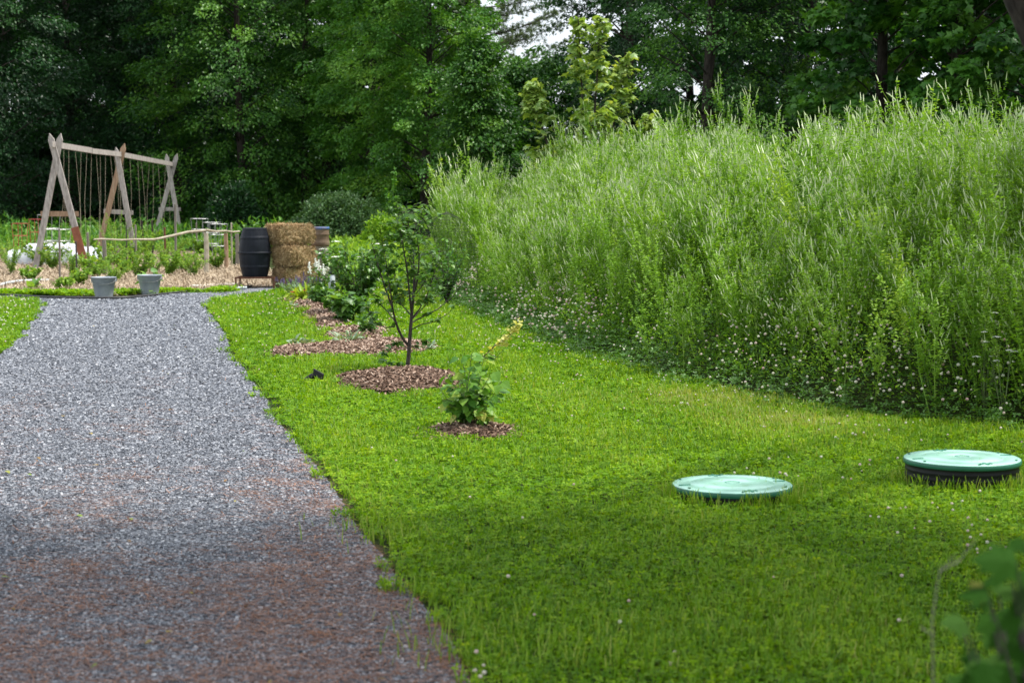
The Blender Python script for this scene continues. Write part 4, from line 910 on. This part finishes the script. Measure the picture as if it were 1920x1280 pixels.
# bales
def bale(c, sx, sy, sz, yaw, seed, lab):
    r = rng(seed); t = thing('straw_bale', c, lab, 'straw bale', 'stacked straw bales'); n = 14
    V = []; Fc = []; base = 0; g = Geo(); R = np.array([[math.cos(yaw), -math.sin(yaw), 0], [math.sin(yaw), math.cos(yaw), 0], [0, 0, 1]])
    def warp(p):
        q = p.copy(); e = np.abs(p) * 2; rr = 5
        l = (np.abs(q * 2) ** rr).sum(-1, keepdims=True) ** (1 / rr); q = q / np.maximum(l, 1e-6) * np.abs(q * 2).max(-1, keepdims=True)
        q = q * [sx, sy, sz]; q += .026 * vnoise(q * 9, seed)[..., None] * nrm(q) + .012 * vnoise(q * 30, seed + 3)[..., None] * nrm(q); return q
    us = np.linspace(-.5, .5, n)
    for ax in range(3):
        for s in (-.5, .5):
            A, B = np.meshgrid(us, us); pts = np.zeros((n, n, 3)); pts[..., ax] = s; pts[..., (ax + 1) % 3] = A; pts[..., (ax + 2) % 3] = B
            ii = (np.arange(n - 1)[:, None] * n + np.arange(n - 1)[None]).ravel(); g.add(warp(pts.reshape(-1, 3)) @ R.T + c + [0, 0, sz / 2], np.stack([ii, ii + 1, ii + n + 1, ii + n], 1), r.uniform(.25, .45, len(ii)))
    # loose straws over the surface
    m = 5200; ax = r.integers(0, 3, m); s = r.choice([-.5, .5], m); p = r.uniform(-.5, .5, (m, 3)); p[np.arange(m), ax] = s; nn = np.zeros((m, 3)); nn[np.arange(m), ax] = s * 2
    q = warp(p); d = r.normal(0, 1, (m, 3)) * [1, 1, .8] + np.where((ax == 1)[:, None], [0, 0, -.6], 0) + np.where((ax == 0)[:, None], [0, .2, -1.2], 0); d = d - nn * (d * nn).sum(1, keepdims=True) * r.uniform(.55, 1.0, (m, 1))
    q = q + nn * r.uniform(0, .014, (m, 1)); Fm = frames(d, nn + r.normal(0, .4, (m, 3)))
    V_, F_ = inst(*T_STRIP, q, Fm, np.stack([r.uniform(.004, .008, m), r.uniform(.05, .16, m), np.ones(m)], 1)); g.add(V_ @ R.T + c + [0, 0, sz / 2], F_, r.beta(2, 1.6, m))
    g.build('straw', M['bale'], t, c)
    for xx in (-.22, .22):
        loop = np.array([(sx * xx, -sy / 2 - .006, -sz / 2), (sx * xx, sy / 2 + .006, -sz / 2), (sx * xx, sy / 2 + .006, sz / 2 + .004), (sx * xx, -sy / 2 - .006, sz / 2 + .004), (sx * xx, -sy / 2 - .006, -sz / 2)])
        Geo().addn(tube(loop @ R.T + c + [0, 0, sz / 2], .004, 4, False)).build('twine', M['twine'], t, c)
bc = G(552, 542); by = 32.6; cx = P(549, 500, by)[0]
bz = np.array([cx, by, 0])
for i, (dx, yw, lab) in enumerate(((.07, .60, 'bottom straw bale of the stack, partly hidden by lavender'), (.03, .98, 'middle straw bale of the stack beside the black barrel'), (-.05, .66, 'top straw bale of the stack beside the black barrel'))):
    zz = P(549, 540, by)[2]; bale(bz + [dx, 0, .012 + i * .374], .78, .47, .338, yw, 500 + i, lab)

# stained drum behind the bales, canister
def drum():
    c = tx(601, 33.6); c[2] = .01; h = 1.03; t = thing('steel_drum', c, 'brown stained drum with worn blue rim behind the straw bales', 'drum'); w = .155
    Geo().addn(lathe([(0, 0), (w, 0), (w, .01), (w * 1.0, h * .66)], 36, c)).build('lower_body', M['greydrum'], t, c, True)
    Geo().addn(lathe([(w * 1.02, h * .66), (w * 1.08, h * .68), (w * 1.08, h * .74), (w * 1.02, h * .76), (w * 1.02, h * .85), (w * 1.05, h * .86), (w * 1.05, h * .88), (w * 1.02, h * .89), (w * 1.02, h * .96)], 36, c)).build('upper_body', M['bluebrown'], t, c, True)
    Geo().addn(lathe([(w * 1.03, h * .955), (w * 1.07, h * .965), (w * 1.07, h), (w * .98, h), (w * .97, h * .97), (0, h * .97)], 36, c)).build('rim', M['bluepaint'], t, c, True)
drum()
def can():
    c = G(622, 562); c = tx(622, 29.5); h = .40; t = thing('garden_lantern', c, 'small pale grey lantern with a black cap beside the flower bed', 'lantern')
    Geo().addn(lathe([(0, 0), (.055, 0), (.055, .2), (.05, h * .85), (.03, h * .9), (.03, h * .93)], 20, c)).build('body', M['canister'], t, c, True)
    Geo().addn(lathe([(.03, h * .91), (.052, h * .92), (.052, h * 1.0), (.03, h * 1.04), (0, h * 1.04)], 20, c)).build('cap', M['black'], t, c, True)
can()

# ------------------------------------------------------------------ vegetables
VEG = [(22, 515, .75, 'leafy tomato plant at the far left of the straw bed', 'veg'), (75, 500, .8, 'yellow-flowered plant inside the red cages', 'veg'), (100, 505, .7, 'bushy plant in front of the white row cover', 'veg'),
 (138, 520, .62, 'leafy plant left of the short dark metal stake', 'veg'), (150, 535, .4, 'low plant before the rusty plated leg', 'veg'), (180, 522, .6, 'green plant behind the left bucket', 'veg'),
 (215, 528, .52, 'bright leafy plant right of the left bucket', 'veg'), (232, 512, .62, 'plant beside the thin dark rod', 'veg'), (262, 520, .6, 'leafy plant right behind the right bucket', 'veg'),
 (290, 512, .66, 'bushy plant right of the right bucket rim', 'veg'), (318, 516, .6, 'plant left of the tallest grey stake', 'veg'), (345, 510, .62, 'plant right of the tallest grey stake', 'veg'),
 (362, 518, .55, 'plant just left of the thick peeled post', 'veg'), (405, 505, .6, 'plant between the thick and the tan posts', 'veg'), (440, 498, .55, 'plant behind the last fence post', 'veg'),
 (215, 485, 1.35, 'tall climbing plant on the middle strings', 'veg'), (55, 528, .35, 'low seedling cluster on the straw at the left', 'veg'), (275, 480, .95, 'plant climbing behind the pole rail', 'veg'),
 (330, 482, .7, 'plant at the foot of the far A-frame', 'veg'), (375, 478, .6, 'plant below the highest ring cage', 'veg'), (160, 480, .75, 'plant between the left and middle A-frames', 'veg'),
 (10, 490, .8, 'plant behind the far left tomato plant', 'veg'), (418, 480, .6, 'plant under the lowest ring cage', 'veg'), (250, 492, .6, 'plant in the middle of the vegetable bed', 'veg'), (308, 495, .6, 'plant behind the rusty brown stake', 'veg'), (120, 545, .3, 'small plant in the straw near the hose', 'veg'), (195, 505, .7, 'plant touching the left end of the pole rail', 'veg')]
for i, (px, py, h, lab, mt) in enumerate(VEG):
    plant('vegetable_plant', lab, 'vegetable plant', G(px, py), h * .95, h * 1.35, 16, int(560 + 700 * h), T_OV if i % 3 else T_LANCE, .06, M[mt], 600 + i, 'vegetables in the straw bed', sr=.006, t0=.12,
          flowers=('daisy', M['yellow_pet'], 7, .04) if i in (1, 2) else None)
plant('squash_seedling', 'broad leaved seedling just behind the right bucket', 'vegetable plant', G(278, 546), .4, .3, 7, 22, T_BROAD, .16, M['bushleaf'], 640)
plant('cabbage_plant', 'pale green broad leaved plant on the straw near the left edge', 'vegetable plant', G(60, 545), .16, .3, 7, 16, T_BROAD, .16, M['veg'], 641)
def straws(seed=9):
    r = rng(seed); n = 60000; y = 28.5 + 20 * r.uniform(0, 1, n) ** 1.5; x = r.uniform(-16, -3.5, n); k = in_poly(x, y, bedp); x, y = x[k], y[k]; n = len(x)
    zz = .012 + .06 * np.clip(vnoise(np.stack([x, y], -1) * 1.8, 61) + .4, 0, 1.4) * r.uniform(0, 1, n)
    g = Geo(); g.add(*inst(*T_STRIP, np.stack([x, y, zz], 1), yawmat(r.uniform(0, 6.28, n), r.normal(0, .35, n)), np.stack([r.uniform(.008, .014, n), r.uniform(.12, .3, n), np.ones(n)], 1)), rnd=np.clip(r.beta(2.4, 1.5, n), 0, 1))
    tag(g.build('loose_straw', M['straw']), 'loose pale straw strewn over the vegetable bed', 'straw', kind='stuff')
    n = 5200; t = r.uniform(0, 1, n); px = t * 470 - 40; P_ = np.array([G(a, 556 - 10 * max(0, (a - 190) / 340))[:2] for a in px[:400]]); idx = r.integers(0, 400, n)
    x = P_[idx, 0] + r.normal(0, .08, n); y = P_[idx, 1] + .42 + r.normal(0, .2, n); k = (vnoise(np.stack([x * 1.5, y], -1), 66) > -.05); x, y = x[k], y[k]; n = len(x)
    g = Geo(); g.add(*inst(*T_CLOVER, np.stack([x, y, r.uniform(.01, .08, n)], 1), yawmat(r.uniform(0, 6.28, n), r.normal(0, .5, n)), r.uniform(.06, .09, n)), rnd=np.repeat(r.uniform(.1, .8, n), 6))
    tag(g.build('verge_weeds', M['lawn']), 'strip of low green weeds behind the hose and buckets', 'weeds', kind='stuff')
straws()

# ------------------------------------------------------------------ flower bed plants
plant('lavender', 'lavender clump with purple heads before the bottom straw bale', 'flowering plant', G(560, 560), .38, .75, 90, 500, T_LANCE, .07, M['lavender'], 701, sr=.003, up=.9, flowers=('spike', M['purple_pet'], 70, .06), curve=.1)
plant('spiky_flower', 'tall plant with creamy white flower spikes before the stained drum', 'flowering plant', G(597, 560), .56, .38, 16, 260, T_OV, .07, M['shrub'], 702, flowers=('spike', M['white_pet'], 14, .16), curve=.1)
plant('red_flower_plant', 'yellow-green strappy plant with dark red blooms at the bed tip', 'flowering plant', G(560, 568), .24, .4, 26, 120, T_LANCE, .16, M['ygreen'], 703, up=.5, flowers=('daisy', M['red_pet'], 5, .045))
plant('dark_shrub', 'dense dark green shrub right of the red flowered plant', 'shrub', G(600, 575), .36, .36, 24, 620, T_OV, .075, M['shrub'], 704, t0=.05)
plant('umbel_shrub', 'large leafy shrub with flat white flower heads left of the young tree', 'shrub', G(672, 592), 1.22, 1.25, 50, 2800, T_OV, .07, M['shrub'], 705, stem=M['sbark'], sr=.007, t0=.1, flowers=('umbel', M['white_pet'], 9, .055))
plant('broadleaf_shrub', 'broad leaved green shrub on the mulch under the white flowered shrub', 'shrub', G(648, 608), .5, .75, 28, 520, T_BROAD, .1, M['shrub'], 706, t0=.05)
plant('mulch_seedling', 'small leafy plant right of the broad leaved shrub', 'shrub', G(686, 632), .32, .34, 14, 150, T_OV, .08, M['shrub'], 707)
plant('silvery_plant', 'silvery low plant on the left tip of the mulch bed', 'plant', G(567, 652), .12, .3, 14, 110, T_OV, .07, M['silver'], 708)
plant('silvery_plant', 'wider silvery tuft in the middle of the mulch bed', 'plant', G(648, 652), .17, .4, 26, 190, T_LANCE, .11, M['silver'], 709)
plant('silvery_plant', 'small grey-green plant right of the young tree trunk on the mulch', 'plant', G(800, 662), .14, .2, 8, 40, T_OV, .07, M['silver'], 710)
plant('tiny_plant', 'tiny grey-green plant left of the red flowered plant', 'plant', G(552, 580), .12, .2, 10, 60, T_OV, .05, M['silver'], 711)
plant('yellow_plant', 'yellow-green plant seen behind the young tree', 'plant', G(742, 575), .35, .55, 20, 260, T_OV, .08, M['ygreen'], 712)
plant('netted_shrub', 'airy shrub inside the black bird net', 'shrub', G(838, 575), 1.15, .7, 22, 520, T_OV, .07, M['tree_light'], 713, stem=M['sbark'], sr=.005)

# bird net
def net():
    c = G(838, 575); t0 = np.arange(0, 1.001, 1 / 44.); h = 1.38; rx = .40; g = Geo(); N = 40
    def pt(u, a):
        rr = rx * (1 - .12 * u) * (1 if u < .7 else math.sqrt(max(0, 1 - ((u - .7) / .3) ** 2)) * .98 + .02); k = (1 + .16 * math.sin(a * 3 + u * 3) + .1 * math.sin(a * 7 - u * 6)) * (1.25 - .45 * u)
        return (c[0] + rr * k * math.cos(a), c[1] + rr * k * math.sin(a), h * u)
    for k in range(N): g.addn(tube([pt(u, k / N * 6.2832 + .2 * u) for u in np.linspace(0, 1, 14)],   .0011, 3, False))
    for u in np.linspace(0, .98, 32): g.addn(tube([pt(u, a) for a in np.linspace(0, 6.2832, 27)],   .0011, 3, False))
    tag(g.build('bird_net', M['netting'], None, c), 'black bird netting draped over the airy shrub behind the young tree', 'netting')
net()

# young fruit tree
def fruit_tree():
    b = G(763, 700); b[2] = .1; Y0 = b[1]; r = rng(55)
    t = thing('young_fruit_tree', b, 'young fruit tree with thin dark branches standing in the round mulch mound', 'tree')
    lines = [([(763, 700, 0), (766, 670, 0), (768, 640, 0), (771, 600, 0), (773, 575, .02), (776, 545, .03), (777, 510, .05), (774, 470, .08), (767, 430, .1), (762, 395, .12)], .024, .004),
     ([(766, 648, 0), (756, 636, -.02), (747, 618, -.05), (741, 600, -.08), (735, 575, -.12), (724, 545, -.16), (714, 515, -.2), (705, 485, -.24), (697, 455, -.26)], .014, .003),
     ([(741, 603, -.05), (728, 585, 0), (712, 570, .06), (700, 555, .12), (690, 545, .18)], .008, .002), ([(738, 590, -.08), (734, 560, -.2), (728, 520, -.28), (722, 480, -.34), (716, 450, -.36)], .009, .002),
     ([(772, 590, 0), (768, 555, -.1), (764, 510, -.18), (757, 470, -.22), (750, 430, -.26), (742, 405, -.28)], .012, .002), ([(774, 565, 0), (778, 530, .1), (770, 490, .15), (774, 450, .2), (782, 415, .2)], .01, .002),
     ([(776, 550, .02), (784, 520, -.08), (786, 480, -.14), (782, 440, -.18), (790, 400, -.2)], .01, .002), ([(771, 598, 0), (786, 580, -.08), (800, 555, -.16), (812, 520, -.2), (822, 485, -.2)], .01, .002),
     ([(771, 605, 0), (790, 595, .1), (820, 580, .2), (850, 555, .26), (868, 530, .26)], .008, .002), ([(771, 618, 0), (790, 608, -.1), (815, 603, -.2), (840, 588, -.24), (855, 570, -.24)], .006, .0015),
     ([(770, 590, 0), (752, 570, .15), (738, 548, .25), (726, 535, .3)], .008, .002), ([(741, 612, -.05), (722, 614, -.15), (705, 605, -.25), (694, 590, -.3), (686, 570, -.3)], .006, .0015),
     ([(764, 688, 0), (750, 686, -.05), (735, 684, -.1), (722, 680, -.12)], .006, .002), ([(765, 655, 0), (750, 640, .1), (735, 650, .2), (722, 668, .2)], .005, .0015), ([(766, 660, 0), (784, 648, .05), (800, 640, .05)], .003, .001),
     ([(774, 560, 0), (792, 535, .12), (808, 505, .2), (815, 470, .22)], .008, .002), ([(771, 600, 0), (800, 570, .1), (830, 545, .12), (845, 520, .12)], .006, .0015)]
    g = Geo(); gl = Geo(); lp = []; ld = []; sb = []
    for pts, r0, r1 in lines:
        q = np.array([P(x, y, Y0 + d) for x, y, d in pts]); n = len(q); g.addn(tube(q, np.linspace(r0, r1, n), 6 if r0 > .01 else 4, True))
        if r0 < .02: sb.append(q)
        if r0 >= .02: sb.append(q[5:])
    for q in sb:
        n = len(q); low = q[0][2] < .5
        for k in range(26 if not low else 6):
            u = r.uniform(.3, 1) * (n - 1); i = min(int(u), n - 2); p = q[i] + (q[i + 1] - q[i]) * (u - i); a = r.uniform(0, 6.28); L = r.uniform(.04, .26) if not low else .05
            d = nrm(np.array([math.cos(a), math.sin(a), r.uniform(.1, 1.0)])); e = p + d * L; g.addn(tube([p, (p + e) / 2 + [0, 0, .01], e], [.0022, .0018, .001], 3, False))
            if r.random() < (.9 if p[0] < P(800, 500, Y0)[0] else .55):
                for m in range(r.integers(3, 7)):
                    w = r.uniform(.2, 1); lp.append(p + (e - p) * w); aa = r.uniform(0, 6.28); ld.append((math.cos(aa), math.sin(aa), r.uniform(-.6, .4)))
    lp = np.array(lp); ld = np.array(ld); n = len(lp); print('fruit leaves', n)
    gl.add(*inst(*T_OV, lp, frames(ld, r.normal(0, .45, (n, 3)) + [0, 0, 1.]), r.uniform(.04, .078, n)), rnd=np.repeat(np.clip(r.normal(.45, .25, n), 0, 1), 8))
    g.build('trunk', M['sbark'], t, b, True); gl.build('crown', M['sapling'], t, b)
fruit_tree()

# leafy bush with the yellow shoot
def yellow_bush():
    b = G(878, 812); b[2] = .03; r = rng(66); t = thing('leafy_bush', b, 'small broad leaved bush with a yellow leafed shoot leaning right', 'bush'); g = Geo(); gl = Geo(); Y0 = b[1]
    tops = [(845, 720), (835, 750), (850, 690), (868, 665), (885, 660), (905, 668), (918, 700), (928, 730), (900, 730), (870, 735), (855, 765), (915, 765), (890, 700), (840, 700), (880, 760), (935, 715), (828, 725), (905, 690)]
    def leafset(p, dr, s, mat_r, gg):
        n = len(p); gg.add(*inst(*T_BROAD, p, frames(dr, r.normal(0, .25, (n, 3)) + [0, -.35, 1.]), s), rnd=np.repeat(mat_r, 8))
    for k, (x, y) in enumerate(tops):
        x = 882 + (x - 882) * 1.12; e = P(x, y, Y0 + r.uniform(-.2, .2)); s = b + r.normal(0, .03, 3) * [1, 1, 0]; m = (s + e) / 2 + [(s[0] - e[0]) * .15, 0, .04]
        us = np.linspace(0, 1, 8)[:, None]; q = s * (1 - us) ** 2 + 2 * m * us * (1 - us) + e * us ** 2; g.addn(tube(q, np.linspace(.005, .002, 8), 5, False))
        n = 17; u = r.uniform(.2, 1, n); p = np.stack([np.interp(u, us[:, 0], q[:, j]) for j in range(3)], 1); a = r.uniform(0, 6.28, n)
        d = np.stack([np.cos(a), np.sin(a), r.uniform(-.7, .25, n)], 1); pe = p + nrm(d * [1, 1, 0] + [0, 0, .4]) * .035
        for i in range(n): g.addn(tube([p[i], pe[i]], [.0015, .0012], 3, False))
        leafset(pe, d, r.uniform(.05, .09, n), np.clip(r.normal(.45, .25, n), 0, 1), gl)
    g.build('stem', M['greystem'], t, b); gl.build('foliage', M['bushleaf'], t, b)
    # shoot
    pts = np.array([P(x, y, Y0 + d) for x, y, d in ((880, 805, 0), (882, 750, .02), (886, 700, .04), (905, 670, .06), (925, 650, .08), (948, 635, .1), (965, 618, .1), (972, 603, .1))])
    g = Geo().addn(tube(pts, [.007, .006, .005, .0045, .004, .003, .002, .0015], 6)); g.addn(tube([pts[3], P(928, 672, Y0), P(945, 655, Y0)], [.003, .002, .001], 4, False)); g.build('shoot', M['sbark'], t, b)
    gy = Geo(); n = 105; u = 3.0 + 3.8 * r.uniform(0, 1, n) ** .7; p = np.stack([np.interp(u, np.arange(8), pts[:, j]) for j in range(3)], 1) + r.normal(0, .02, (n, 3)); a = r.uniform(0, 6.28, n)
    leafset(p + [0, 0, .005], np.stack([np.cos(a), np.sin(a), r.uniform(-.5, .3, n)], 1), r.uniform(.018, .042, n), r.uniform(0, 1, n), gy)
    n = 7; a = r.uniform(0, 6.28, n); p = b + np.stack([np.cos(a) * .13 + .04, np.sin(a) * .1 - .05, r.uniform(.06, .25, n)], 1); leafset(p, np.stack([np.cos(a), np.sin(a), -.8 + 0 * a], 1), r.uniform(.05, .09, n), r.uniform(0, .5, n), gy)
    gy.build('yellow_leaves', M['yleaf'], t, b)
yellow_bush()

# black spotlight on the lawn
def spot():
    b = G(590, 722); t = thing('garden_spotlight', b, 'black ground spotlight with tilted panel standing in the lawn', 'garden light')
    Geo().addn(tube([b - [0, 0, .05], b + [0, 0, .07]], .008, 6)).build('spike', M['black'], t, b)
    a = b + [-.075, -.02, .035]; e = b + [-.01, .01, .085]; Geo().addn(tube([a, a + (e - a) * .15, e], [.022, .033, .026], 14)).build('lamp_head', M['black'], t, b, True)
    g = Geo(); c = b + [.028, 0, .075]
    V = [c + p for p in [(-.045, -.02, -.075), (.035, -.03, -.075), (.05, -.015, .02), (-.04, .01, .068), (-.04, .035, -.07), (.04, .03, -.07), (.054, .0, .024), (-.034, .022, .07)]]
    g.add(V, [(0, 1, 2, 3), (4, 7, 6, 5), (0, 4, 5, 1), (1, 5, 6, 2), (2, 6, 7, 3), (3, 7, 4, 0)]); g.build('panel', M['black'], t, b)
    Geo().addn(tube([b + [-.02, 0, .03], b + [.03, 0, .03]], .012, 8)).build('bracket', M['black'], t, b)
spot()

# green tank lids on black risers
def lid(c, D, hr, lab, seed):
    c = np.array([c[0], c[1], 0.0]); R = D / 2; h = hr; t = thing('tank_cover', c, lab, 'tank cover', 'green tank covers in the lawn')
    prof = [(R * .97, -.05)]
    for z in np.linspace(0, h - .03, 5): prof += [(R * .97, z), (R * .98, z + .006), (R * .97, z + .012)]
    Geo().addn(lathe(prof, 56, c)).build('riser', M['black'], t, c, True)
    pr = [(R * .99, h - .028), (R * 1.0, h - .03), (R * 1.01, h - .026), (R * 1.01, h - .008), (R * .998, h - .002)]
    Geo().addn(lathe(pr, 72, c)).build('rim', M['lidrim'], t, c, True)
    pr = [(R * .998, h - .002), (R * .985, h + .001), (R * .72, h + .004), (R * .715, h + .0025), (R * .70, h + .0025), (R * .695, h + .0045), (R * .16, h + .007), (R * .155, h + .005), (R * .14, h + .005), (R * .135, h + .0072), (0, h + .0075)]
    o = Geo().addn(lathe(pr, 72, c)).build('lid', M['lid'], t, c, True)
    g = Geo()
    for k in range(4):
        a = k * 1.5708 + .25; d = np.array([math.cos(a), math.sin(a), 0]); p = c + d * R * .84 + [0, 0, h + .0045]; n = np.array([-d[1], d[0], 0])
        g.addn(beam(p - d * R * .1, p + d * R * .1, .012, .004))
        if k % 2: g.addn(beam(p - d * R * .04 + n * .03, p + d * R * .05 + n * .03, .006, .004)); g.addn(beam(p - d * R * .04 - n * .03, p + d * R * .05 - n * .03, .006, .004)); g.addn(beam(p - n * .035, p - n * .01, .006, .004)); g.addn(beam(p + n * .035, p + n * .01, .006, .004))
    g.addn(lathe([(R * .10, h + .0078), (R * .115, h + .009), (R * .13, h + .0078)], 30, c)); g.build('mark', M['liddark'], t, c)
    rr_ = rng(40 + seed); n = 26; a = rr_.uniform(0, 6.28, n); q = R * np.sqrt(rr_.uniform(0, .92, n)); sc3 = np.stack([rr_.uniform(.002, .004, n), rr_.uniform(.01, .04, n), np.ones(n)], 1)
    tag(Geo().add(*inst(*T_STRIP, np.stack([c[0] + q * np.cos(a), c[1] + q * np.sin(a), np.full(n, h + .0095)], 1), yawmat(rr_.uniform(0, 6.28, n)), sc3), rnd=rr_.uniform(0, 1, n)).build('grass_clippings', M['blade'], t, c), kind='stuff')
    for k in range(6):
        a = k * 1.047 + .6; p = c + [math.cos(a) * R * .93, math.sin(a) * R * .93, h + .003]; Geo().addn(lathe([(.008, 0), (.008, .004), (0, .005)], 8, p)).build('bolt', M['lidrim'], t, c)
lid(LIDS[0], .645, .10, 'low green round tank cover nearly flush with the grass', 1)
lid(LIDS[1], .65, .17, 'raised green round tank cover on its black riser at the right', 2)

# yarrow in the weeds
for i, (px, py, Y) in enumerate(((1865, 562, 13.6), (1885, 590, 13.2), (1850, 600, 13.4))):
    c = P(px, py, Y); gz = float(H(np.array([c[0]]), np.array([c[1]]))[0])
    plant('yarrow', ['topmost white yarrow at the right edge of the weed bank', 'white yarrow below the topmost one at the right edge', 'lower left white yarrow at the right edge of the weeds'][i], 'wildflower', (c[0], c[1], gz), c[2] - gz, .22, 6, 30, T_LANCE, .07, M['weed'], 800 + i, 'white yarrows in the weeds', flowers=('umbel', M['white_pet'], 4, .03), curve=.1)

# foreground leaves at the bottom right
def fg():
    r = rng(90); b = np.array([.86, 2.95, 0.]); t = thing('currant_bush', b, 'blurred dark lobed leaves of a bush in the bottom right corner', 'bush'); g = Geo(); gl = Geo()
    LV = [(1862, 1050, 3.45, 0.112, .3), (1905, 1020, 3.53, 0.075, .2), (1880, 1105, 3.45, 0.068, .95), (1835, 1130, 3.60, 0.075, .45), (1790, 1165, 3.68, 0.068, .55), (1880, 1160, 3.45, 0.105, .4), (1915, 1130, 3.45, 0.090, .3), (1900, 1215, 3.45, 0.112, .2), (1860, 1200, 3.60, 0.075, .5),
          (1830, 1240, 3.53, 0.090, .9), (1870, 1262, 3.45, 0.105, .4), (1915, 1270, 3.45, 0.120, .2), (1790, 1275, 3.60, 0.075, .8), (1950, 1060, 3.45, 0.120, .3), (1950, 1190, 3.45, 0.120, .3), (1850, 1090, 3.60, 0.075, .3), (1925, 1085, 3.60, 0.090, .5), (1840, 1290, 3.45, 0.105, .4), (1900, 1180, 3.75, 0.105, .3), (1920, 1240, 3.75, 0.105, .2)]
    LV = [(x, y, Y * .86, s * .52, min(rn, .8) * .8) for x, y, Y, s, rn in LV] + [(r.uniform(1800, 1960) , r.uniform(1090, 1300), r.uniform(2.7, 3.5), r.uniform(.03, .05), r.uniform(0, .9)) for _ in range(12)]
    LV = [q for q in LV if q[0] > 1740 + (1290 - q[1]) * .25 or q[1] > 1150] + [(1868, 1048, 2.9, .07, .25), (1790, 1165, 3.0, .05, .6)]
    T_F = (T_MAPLE[0] * np.array([1.05, 1, 1.6]) , T_MAPLE[1])
    V0 = T_F[0]; c0 = np.array([0, .42, 0]); dd = V0 - c0; L0 = np.linalg.norm(dd[:, :2], axis=1, keepdims=True); T_F = (np.where(L0 > .1, c0 + dd / np.maximum(L0, .1) * (L0 * .72 + .14), V0), T_F[1])
    for k, (x, y, Y, s, rn) in enumerate(LV):
        p = P(x, y, Y); a = r.uniform(2.6, 4.2); d = np.array([math.cos(a), math.sin(a) * .5, r.uniform(-.6, .3)]); n = np.array([r.normal(0, .3), -.55 + r.normal(0, .2), .7 + r.normal(0, .2)])
        gl.add(*inst(*T_F, (p - nrm(d) * s * .5)[None], frames(d[None], n[None]), np.array([s * 1.05])), rnd=rn)
        q = b + [r.normal(0, .03), r.normal(0, .03), 0]; g.addn(tube([q, (q + p) / 2 + [.06, 0, .1], p - nrm(d) * s * .5], [.005, .0035, .0015], 5, False))
    g.build('stem', M['sbark'], t, b); gl.build('foliage', M['fgleaf'], t, b)
    b = np.array([.86, 4.0, 0.]); t = thing('dry_twig_plant', b, 'thin blurred dry stem left of the dark corner leaves', 'plant'); g = Geo()
    g.addn(tube([P(1750, 1290, 3.4), P(1748, 1160, 3.4), P(1762, 1070, 3.4), P(1790, 1040, 3.4)], [.0016, .0014, .001, .0006], 5)); p = P(1750, 1290, 3.4); g.addn(tube([[p[0], p[1], 0], p], .0016, 5))
    g.addn(tube([P(1762, 1070, 3.4), P(1800, 1050, 3.4), P(1830, 1010, 3.4)], [.0015, .001, .0008], 4)); g.addn(tube([P(1750, 1190, 3.4), P(1725, 1175, 3.4)], [.0015, .001], 4)); g.build('stem', M['stake'], t, b)
fg()
